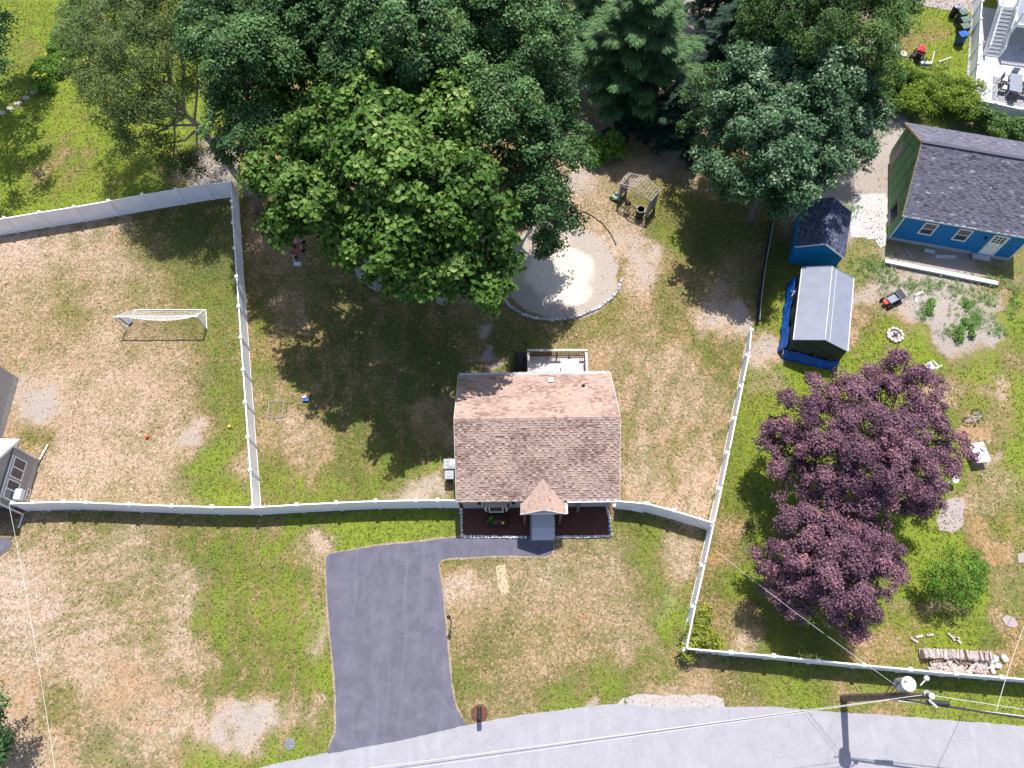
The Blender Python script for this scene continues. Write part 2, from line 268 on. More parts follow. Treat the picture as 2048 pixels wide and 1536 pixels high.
# what grows where: per yard, patches (px, py, spread, green, bare, lush, pale)
YARD={
'top':[(150,250,200,.95,0,.9,0),(60,60,80,.9,0,.75,0),(60,100,40,.6,0,.7,0),(30,230,80,.95,0,.85,0),(110,310,28,.35,.1,.4,0),(160,230,22,.6,.05,.6,0),(80,360,28,.45,.05,.5,0),(250,360,45,.8,0,.6,0),
  (180,330,45,.6,0,.6,0),(330,350,30,.5,0,.5,0),(380,345,25,.2,.8,.3,0),(420,330,40,.2,.9,.2,0),(300,300,60,.9,0,.8,0),(20,400,60,.9,0,.8,0),(330,260,50,.85,0,.8,0),(130,130,40,1,0,1,0),(60,190,30,.6,0,.7,0)],
'wood':[(700,150,300,.5,.2,.1,0),(1180,130,60,.1,1,.1,.25),(1270,70,50,.1,1,.1,.2),(1130,190,30,.7,.2,.7,0),(1480,100,150,.1,.9,.1,0)],
'soccer':[(60,520,90,.1,.25,.3,.3),(200,500,70,.15,.25,.3,.25),(150,580,60,.4,.05,.4,.05),(60,590,60,.35,.1,.4,.1),(300,470,50,.6,.15,.3,0),(400,450,80,.8,0,.3,0),(430,560,70,.85,0,.45,0),(350,640,60,.55,.05,.4,0),(270,570,40,.4,.2,.4,.15),
  (130,620,50,.6,0,.5,0),(60,680,60,.3,.1,.3,.1),(200,700,80,.2,.15,.3,.15),(330,720,80,.22,.15,.3,.15),(430,700,50,.7,0,.6,0),(440,800,50,.65,0,.5,0),(90,790,45,.1,.85,.2,.25),(60,830,30,.15,.7,.2,.2),(60,870,30,.85,0,.6,0),(90,890,25,.7,0,.6,0),
  (250,840,110,.16,.2,.3,.2),(150,930,80,.2,.25,.3,.25),(280,950,80,.2,.2,.3,.2),(380,880,20,.15,.7,.3,.25),(360,990,40,.5,.15,.45,.15),(420,920,35,.9,0,.95,0),(440,980,40,.9,0,.85,0),(480,940,25,.4,.45,.5,.2),(320,980,40,.35,.3,.3,.2),(470,860,30,.75,0,.6,0),(10,900,60,.3,.3,.3,.1)],
'front':[(100,1120,80,.35,.15,.3,.15),(30,1170,50,.05,.3,.2,.35),(280,1080,70,.25,.15,.3,.2),(240,1100,40,.1,.25,.3,.35),(150,1220,110,.22,.2,.3,.25),(60,1260,80,.1,.2,.2,.3),(270,1220,70,.4,.1,.4,.1),(310,1280,50,.5,.1,.5,.1),(350,1180,50,.15,.2,.3,.3),(360,1290,50,.12,.2,.2,.3),(210,1340,90,.08,.15,.1,.2),(60,1400,80,.1,.15,.1,.2),(140,1400,30,.6,.05,.4,0),(120,1440,40,.45,.1,.4,0),(330,1400,70,.15,.15,.2,.2),
  (230,1500,50,.6,.1,.4,.2),(100,1500,70,.15,.15,.2,.25),(300,1470,40,.1,.2,.2,.3),(430,1140,50,.85,0,.55,0),(430,1080,60,.7,0,.6,0),(420,1230,40,.85,0,.9,0),(480,1250,60,.75,0,.4,0),(400,1370,40,.8,0,.6,0),(380,1440,60,.35,.15,.3,.2),(430,1470,40,.1,.95,.2,.35),(510,1440,35,.1,.95,.2,.4),(460,1420,25,.2,.4,.2,.2),(580,1430,35,.3,.35,.3,.25),(420,1515,45,.9,0,1,0),(590,1480,40,.8,0,.7,0),(530,1500,40,.85,0,.8,0),
  (560,1180,60,.75,0,.6,0),(500,1150,40,.65,.05,.5,0),(640,1080,16,.2,.6,.3,.35),(620,1100,18,.3,.4,.4,.25),(600,1060,40,.9,0,.9,0),(580,1250,60,.75,0,.7,0),(630,1240,30,.5,.1,.8,.2),(560,1350,60,.75,0,.6,0),(640,1340,40,.8,0,.9,0),(500,1330,50,.65,0,.4,0),(640,1280,15,.3,.4,.5,.4),(730,1075,60,.95,0,1,0),(850,1055,60,.95,0,1,0),(250,1050,100,.75,0,.3,0),
  (900,1160,30,.5,0,.4,0),(920,1180,30,.15,.4,.3,.35),(980,1200,40,.2,.2,.2,.2),(940,1260,30,.3,.1,.2,.1),(1090,1165,18,.45,.3,.4,.5),(1050,1200,60,.35,.12,.3,.15),(1130,1160,60,.4,.15,.3,.1),(1110,1240,60,.3,.1,.2,.1),(1200,1190,70,.35,.15,.3,.2),(1300,1100,40,.85,0,.7,0),(1310,1160,35,.8,0,.6,0),(1260,1070,30,.7,0,.5,0),(1370,1110,30,.2,.25,.3,.3),(1350,1160,25,.3,.2,.3,.2),(1220,1110,40,.45,.2,.3,.2),
  (1345,1235,24,1,0,1,0),(1340,1210,16,.8,.1,.8,.3),(1380,1180,20,.7,0,.6,0),(1240,1250,60,.35,.15,.3,.1),(1150,1320,70,.3,.1,.2,.1),(1060,1320,60,.4,.08,.3,.05),(960,1330,60,.55,.05,.3,0),(920,1380,40,.7,0,.4,0),(1000,1380,50,.4,.1,.3,.1),(1270,1300,40,.35,.3,.3,.2),(1210,1370,40,.95,0,.8,0),(1130,1400,40,.85,0,.9,0),(1300,1350,30,.7,0,.5,0),(1190,1410,14,.2,.9,.1,0),(1050,1420,50,.5,.15,.4,.1),(980,1430,30,.4,.3,.3,.1),
  (1400,1360,45,.25,.6,.2,.05),(1350,1380,35,.3,.5,.2,.1),(1470,1345,50,.5,.1,.4,0),(1500,1380,40,.75,0,.8,0),(1620,1370,70,.9,0,.9,0),(1490,1400,18,.3,.8,.1,0),(1680,1385,40,.5,.15,.5,0),(1760,1340,60,.85,0,.8,0),(1900,1400,60,.9,0,1,0),(2000,1420,60,.8,0,.9,0),(1700,1360,20,.4,.3,.4,.1),(1800,1425,30,.4,.4,.4,0),(1450,1320,60,.6,.1,.2,0)],
'mid':[(500,480,60,.3,.25,.1,.0),(560,480,40,.25,.3,.2,.2),(540,560,40,.5,.1,.4,0),(640,560,50,.6,0,.2,0),(590,610,40,.3,.15,.3,.15),(530,640,30,.6,0,.6,0),(520,700,30,.55,0,.5,0),(600,680,60,.55,0,.2,0),(700,640,60,.7,0,.2,0),(760,600,60,.5,.1,.1,0),(820,640,50,.65,.05,.1,0),(900,640,50,.45,.3,.1,0),(860,700,40,.85,0,.1,0),(960,650,9,.2,.7,.1,.1),(970,700,9,.2,.7,.1,.1),(985,735,9,.2,.7,.1,.1),(1000,640,30,.5,.2,.2,0),
  (700,780,60,.65,.03,.2,0),(760,850,50,.65,.05,.2,0),(640,760,50,.5,0,.2,0),(870,830,30,.4,.45,.1,.15),(880,760,40,.7,.1,.1,0),(830,900,40,.8,0,.2,0),(800,960,30,.7,.1,.5,0),(540,840,50,.45,.05,.5,.1),(600,850,30,.2,.15,.3,.15),(610,920,40,.3,.1,.3,.1),(560,960,40,.75,0,.6,0),(650,980,50,.75,0,.7,0),(740,960,40,.85,0,.7,0),(860,985,25,.2,.7,.3,.35),(820,1000,25,.3,.6,.3,.3),(700,930,40,.6,0,.3,0),(780,880,30,.8,0,.1,0),
  (860,960,20,.9,0,.9,0),(890,990,16,.3,.6,.3,.3),(880,880,25,.4,.5,.1,.2),
  (1220,350,40,.3,.5,.2,.2),(1340,330,40,.2,.6,.3,.25),(1300,350,30,.3,.4,.2,.2),(1180,400,40,.25,.3,.3,.2),(1160,360,30,.15,.8,.2,.3),(1340,420,35,.65,0,.5,0),(1330,390,25,.5,0,.5,0),(1400,360,30,.4,.3,.3,.1),(1280,500,35,.12,.6,.2,.35),(1300,560,30,.1,.8,.2,.3),(1340,480,25,.75,0,.6,0),(1330,570,22,.8,0,.4,0),(1360,540,30,.5,.1,.4,0),(1430,470,60,.8,0,.2,0),(1460,560,40,.5,.4,.1,.1),(1440,600,30,.3,.6,.1,.1),
  (1280,620,50,.3,.15,.3,.1),(1220,640,40,.6,.05,.5,0),(1200,690,40,.2,.12,.2,.1),(1270,680,40,.3,.1,.3,.1),(1340,640,40,.6,.05,.4,0),(1440,650,30,.15,.6,.2,.35),(1470,640,25,.15,.7,.2,.35),(1400,660,25,.2,.3,.3,.3),(1390,700,30,.7,0,.4,0),(1330,730,50,.3,.12,.3,.15),(1260,760,40,.4,.1,.3,.1),(1420,730,35,.6,.05,.4,0),(1300,800,50,.35,.1,.3,.2),(1400,800,50,.3,.15,.3,.2),(1260,850,30,.5,.1,.4,.1),(1270,930,30,.35,.3,.4,.3),(1350,900,60,.4,.1,.4,.1),(1400,950,40,.15,.2,.3,.2),(1300,980,40,.25,.15,.3,.15),(1430,860,30,.35,.1,.3,.1),(1420,1000,30,.3,.2,.3,.2),(1380,1010,30,.3,.25,.3,.25),
  (1120,640,60,.6,0,.4,0),(1040,680,40,.7,0,.2,0),(1250,530,20,.6,0,.5,0),(1250,460,25,.2,.3,.3,.3),(1000,560,80,.3,.6,.1,.1)],
'right':[(1480,900,40,.85,0,.6,0),(1510,700,22,.15,.7,.4,.3),(1530,690,18,.2,.6,.4,.2),(1560,620,30,.8,0,.85,0),(1550,560,40,.9,0,.2,0),(1560,640,25,.6,0,.8,0),(1600,770,60,.95,0,1,0),(1530,760,20,.4,.4,.4,.2),(1520,800,30,.6,0,.6,0),(1470,1000,40,.8,0,.5,0),(1450,1060,30,.3,.1,.3,0),(1440,1120,30,.25,.05,.1,0),(1420,1200,30,.35,0,.1,0),(1470,1200,25,.75,0,.6,0),(1450,1260,30,.4,.05,.2,0),(1480,1290,25,.25,.2,.3,.3),(1500,1240,25,.35,.05,.2,0),(1560,1270,50,.9,0,.3,0),(1650,1290,50,.95,0,.4,0),(1740,1290,20,.2,.05,.2,.0),(1760,1300,30,.4,0,.6,0),
  (1740,620,30,.4,0,.1,0),(1720,640,20,.15,.2,.1,.1),(1750,690,35,.75,0,.7,0),(1690,680,12,.1,.2,.1,.1),(1820,650,20,.2,.1,.1,.1),(1800,700,40,.8,0,.9,0),(1850,710,30,.9,0,.9,0),(1880,770,20,.15,.3,.2,.2),(1900,790,25,.3,.1,.3,.1),(1970,740,50,.7,0,.9,0),(1990,760,16,.15,.6,.3,.3),(1980,800,14,.2,.4,.3,.2),(2030,720,20,.2,.3,.2,.1),(1940,860,20,.15,.3,.1,.1),(2000,850,30,.4,.1,.5,.1),(2030,860,30,.9,0,1,0),(1980,920,16,.2,.5,.3,.2),(2000,980,40,.35,.2,.4,.2),(2030,930,30,.85,0,1,0),(1960,1040,14,.15,.2,.0,0),(1930,1000,25,.3,.3,.4,.1),(2030,1060,30,.5,.1,.7,0),(1980,1100,22,.15,.25,.0,0),(1960,1070,20,.25,.1,.0,0),
  (1900,1060,30,.9,0,.9,0),(1850,1080,40,.85,0,.9,0),(1900,950,30,1,0,1,0),(1890,980,20,1,0,1,0),(1840,1150,40,.85,0,.9,0),(1850,1250,40,.6,0,.7,0),(1820,1220,20,.4,.2,.5,.1),(1970,1200,20,.95,0,1,0),(2010,1170,30,.5,.4,.5,.1),(2030,1150,30,.6,.3,.5,.1),(2010,1280,30,.2,.15,.05,0),(2020,1320,40,.25,.05,.05,0),(1990,1240,20,.3,.3,.3,.1),(1980,1300,16,.7,0,.5,0),(1880,1230,20,.2,.3,.2,.1),(1860,1320,40,.8,0,1,0),(1830,1300,30,.5,0,.5,0),
  (1690,280,40,.1,1,.2,.2),(1740,250,60,.15,.9,.3,.2),(1690,420,50,.15,.9,.3,.2),(1640,430,50,.1,.9,.2,.1),(1720,350,50,.1,1,.3,.2),(1760,280,40,.12,.9,.3,.2),(1560,430,30,.2,.6,.2,.2),(1780,260,30,.1,1,.2,.2),(2000,270,40,.7,.3,.9,0),(1960,250,40,.5,.5,.6,.1),
  (1730,520,30,.7,.3,.5,.1),(1760,540,30,.5,.5,.5,.2),(1700,560,30,.6,.3,.6,.1),(1710,590,20,.15,.9,.2,.2),(1850,560,60,.45,.65,.5,.15),(1800,570,50,.4,.7,.4,.2),(1760,590,30,.2,.9,.4,.3),(1850,600,40,.15,1,.4,.25),(1950,570,50,.5,.5,.6,.1),(2030,550,30,.5,.5,.5,.1),(1900,650,45,.12,1,.2,.15),(1960,640,40,.35,.8,.5,.15),(1950,690,40,.12,1,.2,.2),(1870,630,25,.15,1,.3,.2),(1990,680,20,.2,.95,.5,.2),(1970,610,40,.4,.7,.6,.1),(2040,620,25,.7,.1,.8,0),(1900,520,80,.1,1,.1,0),(1970,660,25,.65,.5,.6,0),
  (1830,640,15,.2,.9,.2,.2),(1850,680,16,.6,.1,.8,0),(1890,730,22,.9,0,.9,0),(2020,720,25,.8,0,.9,0),(1560,540,40,.9,0,.3,0),(1520,620,20,.8,0,.5,0)],
'far':[(1880,50,60,.8,0,.95,0),(1860,60,25,.5,0,.6,0),(1830,80,30,.3,0,.3,0),(1870,70,15,.3,0,.4,0),(1840,20,30,.95,0,1,0),(1930,130,40,1,0,1,0),(1900,150,40,1,0,1,0),(1860,180,50,1,0,1,0),(1800,150,40,.8,0,.9,0)],
}
POLY={
'top':[(-900,-600),(470,-600),(440,140),(480,330),(497,388),(476,388),(380,408),(230,432),(100,456),(0,472),(-900,610)],
'soccer':[(-900,610),(0,472),(230,432),(380,408),(476,388),(490,520),(505,760),(520,1022),(440,1029),(290,1022),(100,1022),(0,1020),(-900,1010)],
'mid':[(497,388),(520,330),(1100,300),(1200,270),(1400,260),(1560,300),(1545,430),(1512,640),(1490,700),(1440,950),(1404,1078),(1330,1036),(1230,1010),(1100,1000),(920,1016),(760,1018),(640,1026),(520,1022),(505,760),(490,520)],
'wood':[(440,140),(470,-600),(1500,-600),(1790,0),(1760,110),(1600,240),(1560,300),(1400,260),(1200,270),(1100,300),(520,330),(497,388),(480,330)],
'right':[(1560,300),(1600,240),(1760,200),(1850,230),(2048,260),(2900,360),(2900,1500),(2048,1368),(1700,1325),(1500,1308),(1359,1303),(1404,1078),(1440,950),(1490,700),(1512,640),(1545,430)],
'far':[(1760,200),(1760,110),(1790,0),(1700,-600),(2900,-600),(2900,360),(2048,260),(1850,230)],
}
xs=np.concatenate([-52-np.geomspace(1,700,16)[::-1],np.arange(-52,50.01,.2),50+np.geomspace(1,700,16)])
ys=np.concatenate([-8-np.geomspace(1,500,14)[::-1],np.arange(-8,66.01,.2),66+np.geomspace(1,900,16)])
gx,gy=np.meshgrid(xs,ys); gx=gx.ravel(); gy=gy.ravel()
wx=gx+(fbm(gx,gy,.45,3)-.5)*3.0+(fbm(gx,gy,1.6,9)-.5)*.8; wy=gy+(fbm(gx,gy,.45,5)-.5)*3.0+(fbm(gx,gy,1.6,13)-.5)*.8
P0x,P0y=project(gx,gy); PXw,PYw=project(wx,wy)
chan=np.zeros((len(gx),4)); chan[:]=(.55,.1,.4,0)
BASE={'top':(.95,0,.85,0),'wood':(.35,.5,.1,0),'soccer':(.42,.08,.35,.08),'front':(.5,.05,.4,.05),'mid':(.5,.08,.3,.05),'right':(.85,0,.8,0),'far':(.9,0,.9,0)}
for k,poly in POLY.items():
    msk=inpoly(P0x,P0y,poly); qx,qy=PXw[msk],PYw[msk]
    num=np.tile(np.array(BASE[k])*.16,(msk.sum(),1)); den=np.full(msk.sum(),.16)
    for (px,py,s_,g,b_,l,w_) in YARD[k]:
        d2=((qx-px)**2+(qy-py)**2)/(s_*s_); w=np.exp(-d2*1.1)*(60/s_)**.8+1e-4/(1+d2)
        num+=w[:,None]*np.array([g,b_,l,w_]); den+=w
    chan[msk]=num/den[:,None]
fm=inpoly(P0x,P0y,[(-3000,1010),(0,1020),(100,1022),(290,1022),(440,1029),(520,1022),(640,1026),(760,1018),(920,1016),(1230,1010),(1330,1036),(1404,1078),(1359,1303),(1500,1308),(1700,1325),(2048,1368),(4500,1700),(4500,5000),(-3000,5000)])
qx,qy=PXw[fm],PYw[fm]; num=np.tile(np.array(BASE['front'])*.16,(fm.sum(),1)); den=np.full(fm.sum(),.16)
for (px,py,s_,g,b_,l,w_) in YARD['front']:
    d2=((qx-px)**2+(qy-py)**2)/(s_*s_); w=np.exp(-d2*1.1)*(60/s_)**.8+1e-4/(1+d2); num+=w[:,None]*np.array([g,b_,l,w_]); den+=w
chan[fm]=num/den[:,None]
st=np.zeros(len(gx)); ii_=(PXw<390)&(PYw>1050); st[ii_]=.10*np.sin((PYw[ii_]+.12*PXw[ii_])/5.2)
ii_=(PXw>380)&(PXw<660)&(PYw>1050); st[ii_]=.13*np.sin((PXw[ii_]-.08*PYw[ii_])/7.5)
ii_=(PYw<470)&(PXw<480); st[ii_]=.12*np.sin((PXw[ii_]+.85*PYw[ii_])/9.)
ii_=(PXw>500)&(PXw<900)&(PYw>600)&(PYw<1000); st[ii_]=.10*np.sin((PXw[ii_]+.05*PYw[ii_])/8.)
ii_=(PXw>1240)&(PXw<1500)&(PYw>640)&(PYw<1010); st[ii_]=.09*np.sin((PXw[ii_]+.3*PYw[ii_])/8.)
chan[:,0]+=st; chan[:,2]+=st*.6
big=(fbm(gx,gy,.25,21)-.5)*.25+(fbm(gx,gy,1.1,31)-.5)*.45
chan[:,0]=np.clip(chan[:,0]+big,0,1); chan[:,1]=np.clip(chan[:,1]+(fbm(gx,gy,.8,41)-.5)*.5*(chan[:,1]>.03),0,1); chan[:,2]=np.clip(chan[:,2]+(fbm(gx,gy,.5,51)-.5)*.5,0,1)
def sstep(v,a,b): v=np.clip((v-a)/(b-a),0,1); return v*v*(3-2*v)
rr=np.sqrt(((wx*.35+gx*.65-3.1)/4.45)**2+((wy*.35+gy*.65-30.0)/4.35)**2); w=1-sstep(rr,.93,1.0)
for k,v in enumerate((.10,.95,.2,.55)): chan[:,k]=chan[:,k]*(1-w)+v*w
sx_,sy_=at(1122,545)[:2]; rr=np.sqrt(((wx-sx_)/3.15)**2+((wy-sy_)/2.6)**2); w=1-sstep(rr,.7,1.15)
for k,v in enumerate((.0,1.3,.2,1.6)): chan[:,k]=chan[:,k]*(1-w)+v*w
nx_,ny_=len(xs),len(ys); ii,jj=np.meshgrid(np.arange(nx_-1),np.arange(ny_-1)); a_=(jj*nx_+ii).ravel()
faces=np.stack([a_,a_+1,a_+nx_+1,a_+nx_],1)
core=(gx>-51)&(gx<49)&(gy>-7)&(gy<65)
gz=np.where(core,(fbm(gx,gy,1.3,61,3)-.5)*.02-.012,-.012)
# the garden mound
mcx,mcy=at(1925,650)[:2]; gz=gz+.35*np.exp(-(((gx-mcx)/2.6)**2+((gy-mcy)/2.2)**2)**1.5)
mat('lawn',(.1,.1,.1)); lm=M['lawn']; nt=lm.node_tree; nt.nodes.clear(); N=nt.nodes.new; L=nt.links.new
o_=N('ShaderNodeOutputMaterial'); b=N('ShaderNodeBsdfPrincipled'); L(b.outputs[0],o_.inputs[0]); b.inputs['Roughness'].default_value=.95; b.inputs['Specular IOR Level'].default_value=.1
tc=N('ShaderNodeTexCoord'); at_=N('ShaderNodeAttribute'); at_.attribute_name='cover'; sp=N('ShaderNodeSeparateColor'); L(at_.outputs['Color'],sp.inputs[0])
def noise(scale,detail=3,dist=0,rough=.6):
    n=N('ShaderNodeTexNoise'); n.inputs['Scale'].default_value=scale; n.inputs['Detail'].default_value=detail; n.inputs['Distortion'].default_value=dist; n.inputs['Roughness'].default_value=rough
    L(tc.outputs['Object'],n.inputs['Vector']); return n.outputs['Fac']
def mth(op,a,b_=None,c=None,clamp=False):
    n=N('ShaderNodeMath'); n.operation=op; n.use_clamp=clamp
    for k,v in enumerate((a,b_,c)):
        if v is None: continue
        if isinstance(v,(int,float)): n.inputs[k].default_value=v
        else: L(v,n.inputs[k])
    return n.outputs[0]
def mixc(f,a,b_):
    n=N('ShaderNodeMix'); n.data_type='RGBA'
    if isinstance(f,(int,float)): n.inputs[0].default_value=f
    else: L(f,n.inputs[0])
    for k,v in ((6,a),(7,b_)):
        if isinstance(v,tuple): n.inputs[k].default_value=(*v,1)
        else: L(v,n.inputs[k])
    return n.outputs[2]
def rng(v,a,b_,c=0,d=1):
    n=N('ShaderNodeMapRange'); n.clamp=True; L(v,n.inputs[0]); n.inputs[1].default_value=a; n.inputs[2].default_value=b_; n.inputs[3].default_value=c; n.inputs[4].default_value=d; return n.outputs[0]
n1=noise(5.5,4,.6,.7); n2=noise(1.7,3); n3=noise(15,4,.3,.7); n4=noise(4.6,4,1.0,.8); n5=noise(.6,4); n6=noise(30,3)
A_=at_.outputs['Alpha']; G_,B_,L_=sp.outputs[0],sp.outputs[1],sp.outputs[2]
green=rng(mth('ADD',mth('ADD',G_,mth('MULTIPLY',mth('SUBTRACT',n1,.5),1.9)),mth('MULTIPLY',mth('SUBTRACT',n2,.5),.5)),.34,.72)
olv=rng(mth('ADD',mth('ADD',G_,mth('MULTIPLY',mth('SUBTRACT',n1,.5),1.9)),mth('MULTIPLY',mth('SUBTRACT',n5,.5),.8)),.08,.48)
dark_s=mixc(rng(n5,.35,.65),(.21,.125,.06),(.25,.17,.095))
warm=mixc(rng(n4,.36,.62),(.36,.21,.115),(.53,.365,.255)); pink=mixc(rng(n4,.36,.62),(.45,.31,.235),(.64,.51,.45))
straw=mixc(rng(mth('ADD',mth('MULTIPLY',A_,2.6),mth('MULTIPLY',mth('SUBTRACT',n5,.5),1.2)),.05,.75),warm,pink); straw=mixc(rng(n3,.55,.36,0,.75),straw,dark_s)
rust=mth('MULTIPLY',rng(L_,.24,.10),rng(n2,.3,.6,.4,1)); straw=mixc(mth('MULTIPLY',rust,.6),straw,(.36,.185,.055))
gr=mixc(rng(mth('ADD',L_,mth('MULTIPLY',mth('SUBTRACT',n2,.5),.6)),.15,.85),mixc(rng(n3,.35,.65),(.030,.050,.012),(.115,.140,.040)),mixc(rng(n3,.35,.65),(.105,.155,.014),(.255,.335,.028)))
gr=mixc(rng(n4,.54,.70,0,.65),gr,(.29,.235,.11)); gr=mixc(mth('MULTIPLY',rng(n2,.42,.62,0,.5),rng(L_,.9,.3)),gr,(.065,.095,.022))
straw=mixc(olv,straw,mixc(rng(n3,.35,.65),(.155,.11,.038),(.34,.25,.11)))
c=mixc(green,straw,gr)
tuft=mth('MULTIPLY',rng(n4,.50,.37),rng(G_,.02,.5,.6,.9)); c=mixc(tuft,c,mixc(rng(n2,.4,.6),(.085,.095,.028),(.15,.095,.04)))
soil=mixc(rng(n3,.35,.65),(.25,.215,.195),(.44,.39,.36)); 
bare=rng(mth('ADD',B_,mth('MULTIPLY',mth('SUBTRACT',n1,.5),.9)),.42,.72); c=mixc(bare,c,soil)
c=mixc(mth('MULTIPLY',A_,rng(n1,.25,.6),None,True),c,mixc(rng(A_,.9,1.5),(.46,.39,.33),(.66,.60,.51)))
c=mixc(rng(n6,.3,.7,.0,.35),c,mixc(.5,c,(.03,.035,.015)))
L(c,b.inputs['Base Color']); bp=N('ShaderNodeBump'); bp.inputs['Strength'].default_value=.8; bp.inputs['Distance'].default_value=.05
L(mth('ADD',n4,mth('MULTIPLY',n3,.6)),bp.inputs['Height']); L(bp.outputs[0],b.inputs['Normal'])
ground=np_mesh('ground',np.stack([gx,gy,gz],1),faces,'lawn',smooth=True); tag(ground,'patchy summer lawn of green and straw-dry grass',None,None,'structure')
ca=ground.data.attributes.new('cover','FLOAT_COLOR','POINT'); ca.data.foreach_set('color',chan.astype(np.float32).ravel())

def sheet(name,pts,z,m,label=None,thick=.05,warp=.05,sub=.35):
    "flat ground surface from a pixel outline, its edge slightly ragged"
    w=[at(*p)[:2] for p in pts]; out=[]
    for i in range(len(w)):
        a,b2=Vector(w[i]),Vector(w[(i+1)%len(w)]); n=max(1,int((b2-a).length/sub)); n=min(n,120)
        nr=(b2-a).normalized(); nr=Vector((-nr.y,nr.x))
        for k in range(n): q=a.lerp(b2,k/n)+nr*(random.uniform(-warp,warp) if k else 0); out.append((q.x,q.y))
    mb=MB(); mb.poly(out,z-thick,z); o=mb.build(name,m); tag(o,label,None,None,'structure'); return o
road=[(-2600,1900),(-600,1640),(200,1585),(440,1552),(655,1505),(800,1478),(940,1449),(1040,1430),(1150,1416),(1235,1407),(1300,1414),(1440,1414),(1540,1413),(1640,1422),(1780,1431),(1900,1440),(2048,1452),(2500,1500),(4200,1650),(4200,1850),(2500,1790),(2048,1762),(1400,1742),(1000,1750),(500,1850),(-600,2200),(-2600,2700)]
sheet('road',road,.014,'road_asphalt','pale grey asphalt road',warp=.03)
sheet('gravel_shoulder',[(1235,1408),(1245,1396),(1275,1388),(1340,1390),(1430,1391),(1446,1398),(1450,1414),(1440,1420),(1300,1420)],.008,'road_edge','sandy shoulder beside the road',warp=.1)
drive=[(652,1114),(658,1108),(680,1104),(760,1091),(845,1083),(870,1079),(924,1074),(1105,1071),(1106,1100),(1102,1109),(1090,1113),(1000,1111),(900,1116),(882,1120),(877,1130),(885,1185),(890,1240),(897,1310),(903,1375),(912,1415),(932,1450),(800,1481),(655,1508),(662,1485),(671,1465),(672,1400),(666,1320),(660,1270),(655,1200),(652,1150)]
def grow(pts,g):
    w=[at(*p) for p in pts]; n=len(w); a=sum(w[i].x*w[(i+1)%n].y-w[(i+1)%n].x*w[i].y for i in range(n)); sg=-1 if a>0 else 1; out=[]
    for i in range(n):
        d=(w[(i+1)%n]-w[i-1]); d.z=0; d.normalize(); out.append((w[i]+Vector((-d.y,d.x,0))*sg*g))
    return out
_at=at
def sheetw(name,W_,z,m,label,warp):
    global at
    at=lambda *p:Vector(p[0]) if len(p)==1 else _at(*p)
    o=sheet(name,[(q,) for q in W_],z,m,label,warp=warp); at=_at; return o
mat('dry_edge',(.30,.235,.17),.95,.3,9,.6,detail=6)
sheetw('driveway_verge',grow(drive[:-0 or None],.11),.009,'dry_edge','thin dry verge along the driveway',.05)
sheet('driveway',drive,.020,'asphalt','dark asphalt driveway and front walk',warp=.02)
sheet('mulch_bed',[(925,1072),(1222,1071),(1222,1006),(920,1008)],.05,'mulch','dark brown mulch bed along the house front',warp=.0,thick=.08)
sheet('gravel_pad',[(1703,392),(1770,386),(1776,400),(1772,490),(1760,496),(1748,478),(1702,474)],.012,'gravel_white','white crushed stone pad',warp=.12)
# ================================================================ fences
FH=1.78
def fence(label,caps,H=FH,first_h=None,last_h=None,skip_last=False,skip_first=False,name='vinyl_fence',group=None,pan='vinyl'):
    pts=[at(px,py,H+.09) for px,py in caps]; pts=[Vector((p.x,p.y,0)) for p in pts]
    t=thing(name,label,'fence',pts[0],0,group); o0=pts[0]
    po=MB().box((0,0,H/2),(.15,.15,H)).build('post','vinyl'); cp=MB().lathe((0,0,0),[(.16,0),(.16,.04),(.08,.10),(.01,.12)],4).build('cap','vinyl_cap')
    first=True
    for i,p in enumerate(pts):
        if (skip_last and i==len(pts)-1) or (skip_first and i==0): continue
        h=first_h if (i==0 and first_h) else (last_h if (i==len(pts)-1 and last_h) else H)
        d=(pts[min(i+1,len(pts)-1)]-pts[max(i-1,0)]); a=math.atan2(d.y,d.x)
        if first: q,c=po,cp; q.parent=t; c.parent=q; first=False
        else: q=po.copy(); col.objects.link(q); c=cp.copy(); col.objects.link(c); q.parent=t; c.parent=q
        q.location=p-o0; q.rotation_euler=(0,0,a); c.location=(0,0,h); c.rotation_euler=(0,0,PI/4)
        if h!=H: q.scale=(1,1,h/H); c.location=(0,0,H); c.scale=(1,1,H/h)
    for i in range(len(pts)-1):
        a,b=pts[i]-o0,pts[i+1]-o0; u=(b-a).normalized(); n=Vector((-u.y,u.x,0)); a2=a+u*.06; b2=b-u*.06
        ha=(first_h if i==0 and first_h else H)-.05; hb=(last_h if i==len(pts)-2 and last_h else H)-.05
        def slab(z0a,z0b,za,zb,th,nm,mt):
            vs=[]
            for (q,z) in ((a2,z0a),(b2,z0b),(b2,zb),(a2,za)):
                for sgn in (-1,1): vs.append(q+n*th/2*sgn+Vector((0,0,z)))
            m=MB(); m.add(vs,[(0,2,4,6),(1,7,5,3),(0,1,3,2),(4,5,7,6),(0,6,7,1),(2,3,5,4)]); return m
        slab(.06,.06,ha-.07,hb-.07,.035,'',0).build('panel',pan,t)
        slab(ha-.07,hb-.07,ha,hb,.075,'',0).build('top_rail','vinyl_cap',t)
        slab(.03,.03,.13,.13,.06,'',0).build('bottom_rail',pan,t)
    return t,pts
FA=[(-64.5,445.5),(6.25,434),(76,422.5),(146,411.5),(215.3,399.6),(282.5,387.5),(349.8,376.4),(408.6,366.5),(460.3,360.2)]
FB=[(460.3,360.2),(461.9,400.4),(464.6,443.5),(468.3,494.3),(471.7,551.3),(476,611.3),(480.3,673),(484.7,737.7),(489.3,803),(494.3,872.7),(499,938.7),(504,1013.3)]
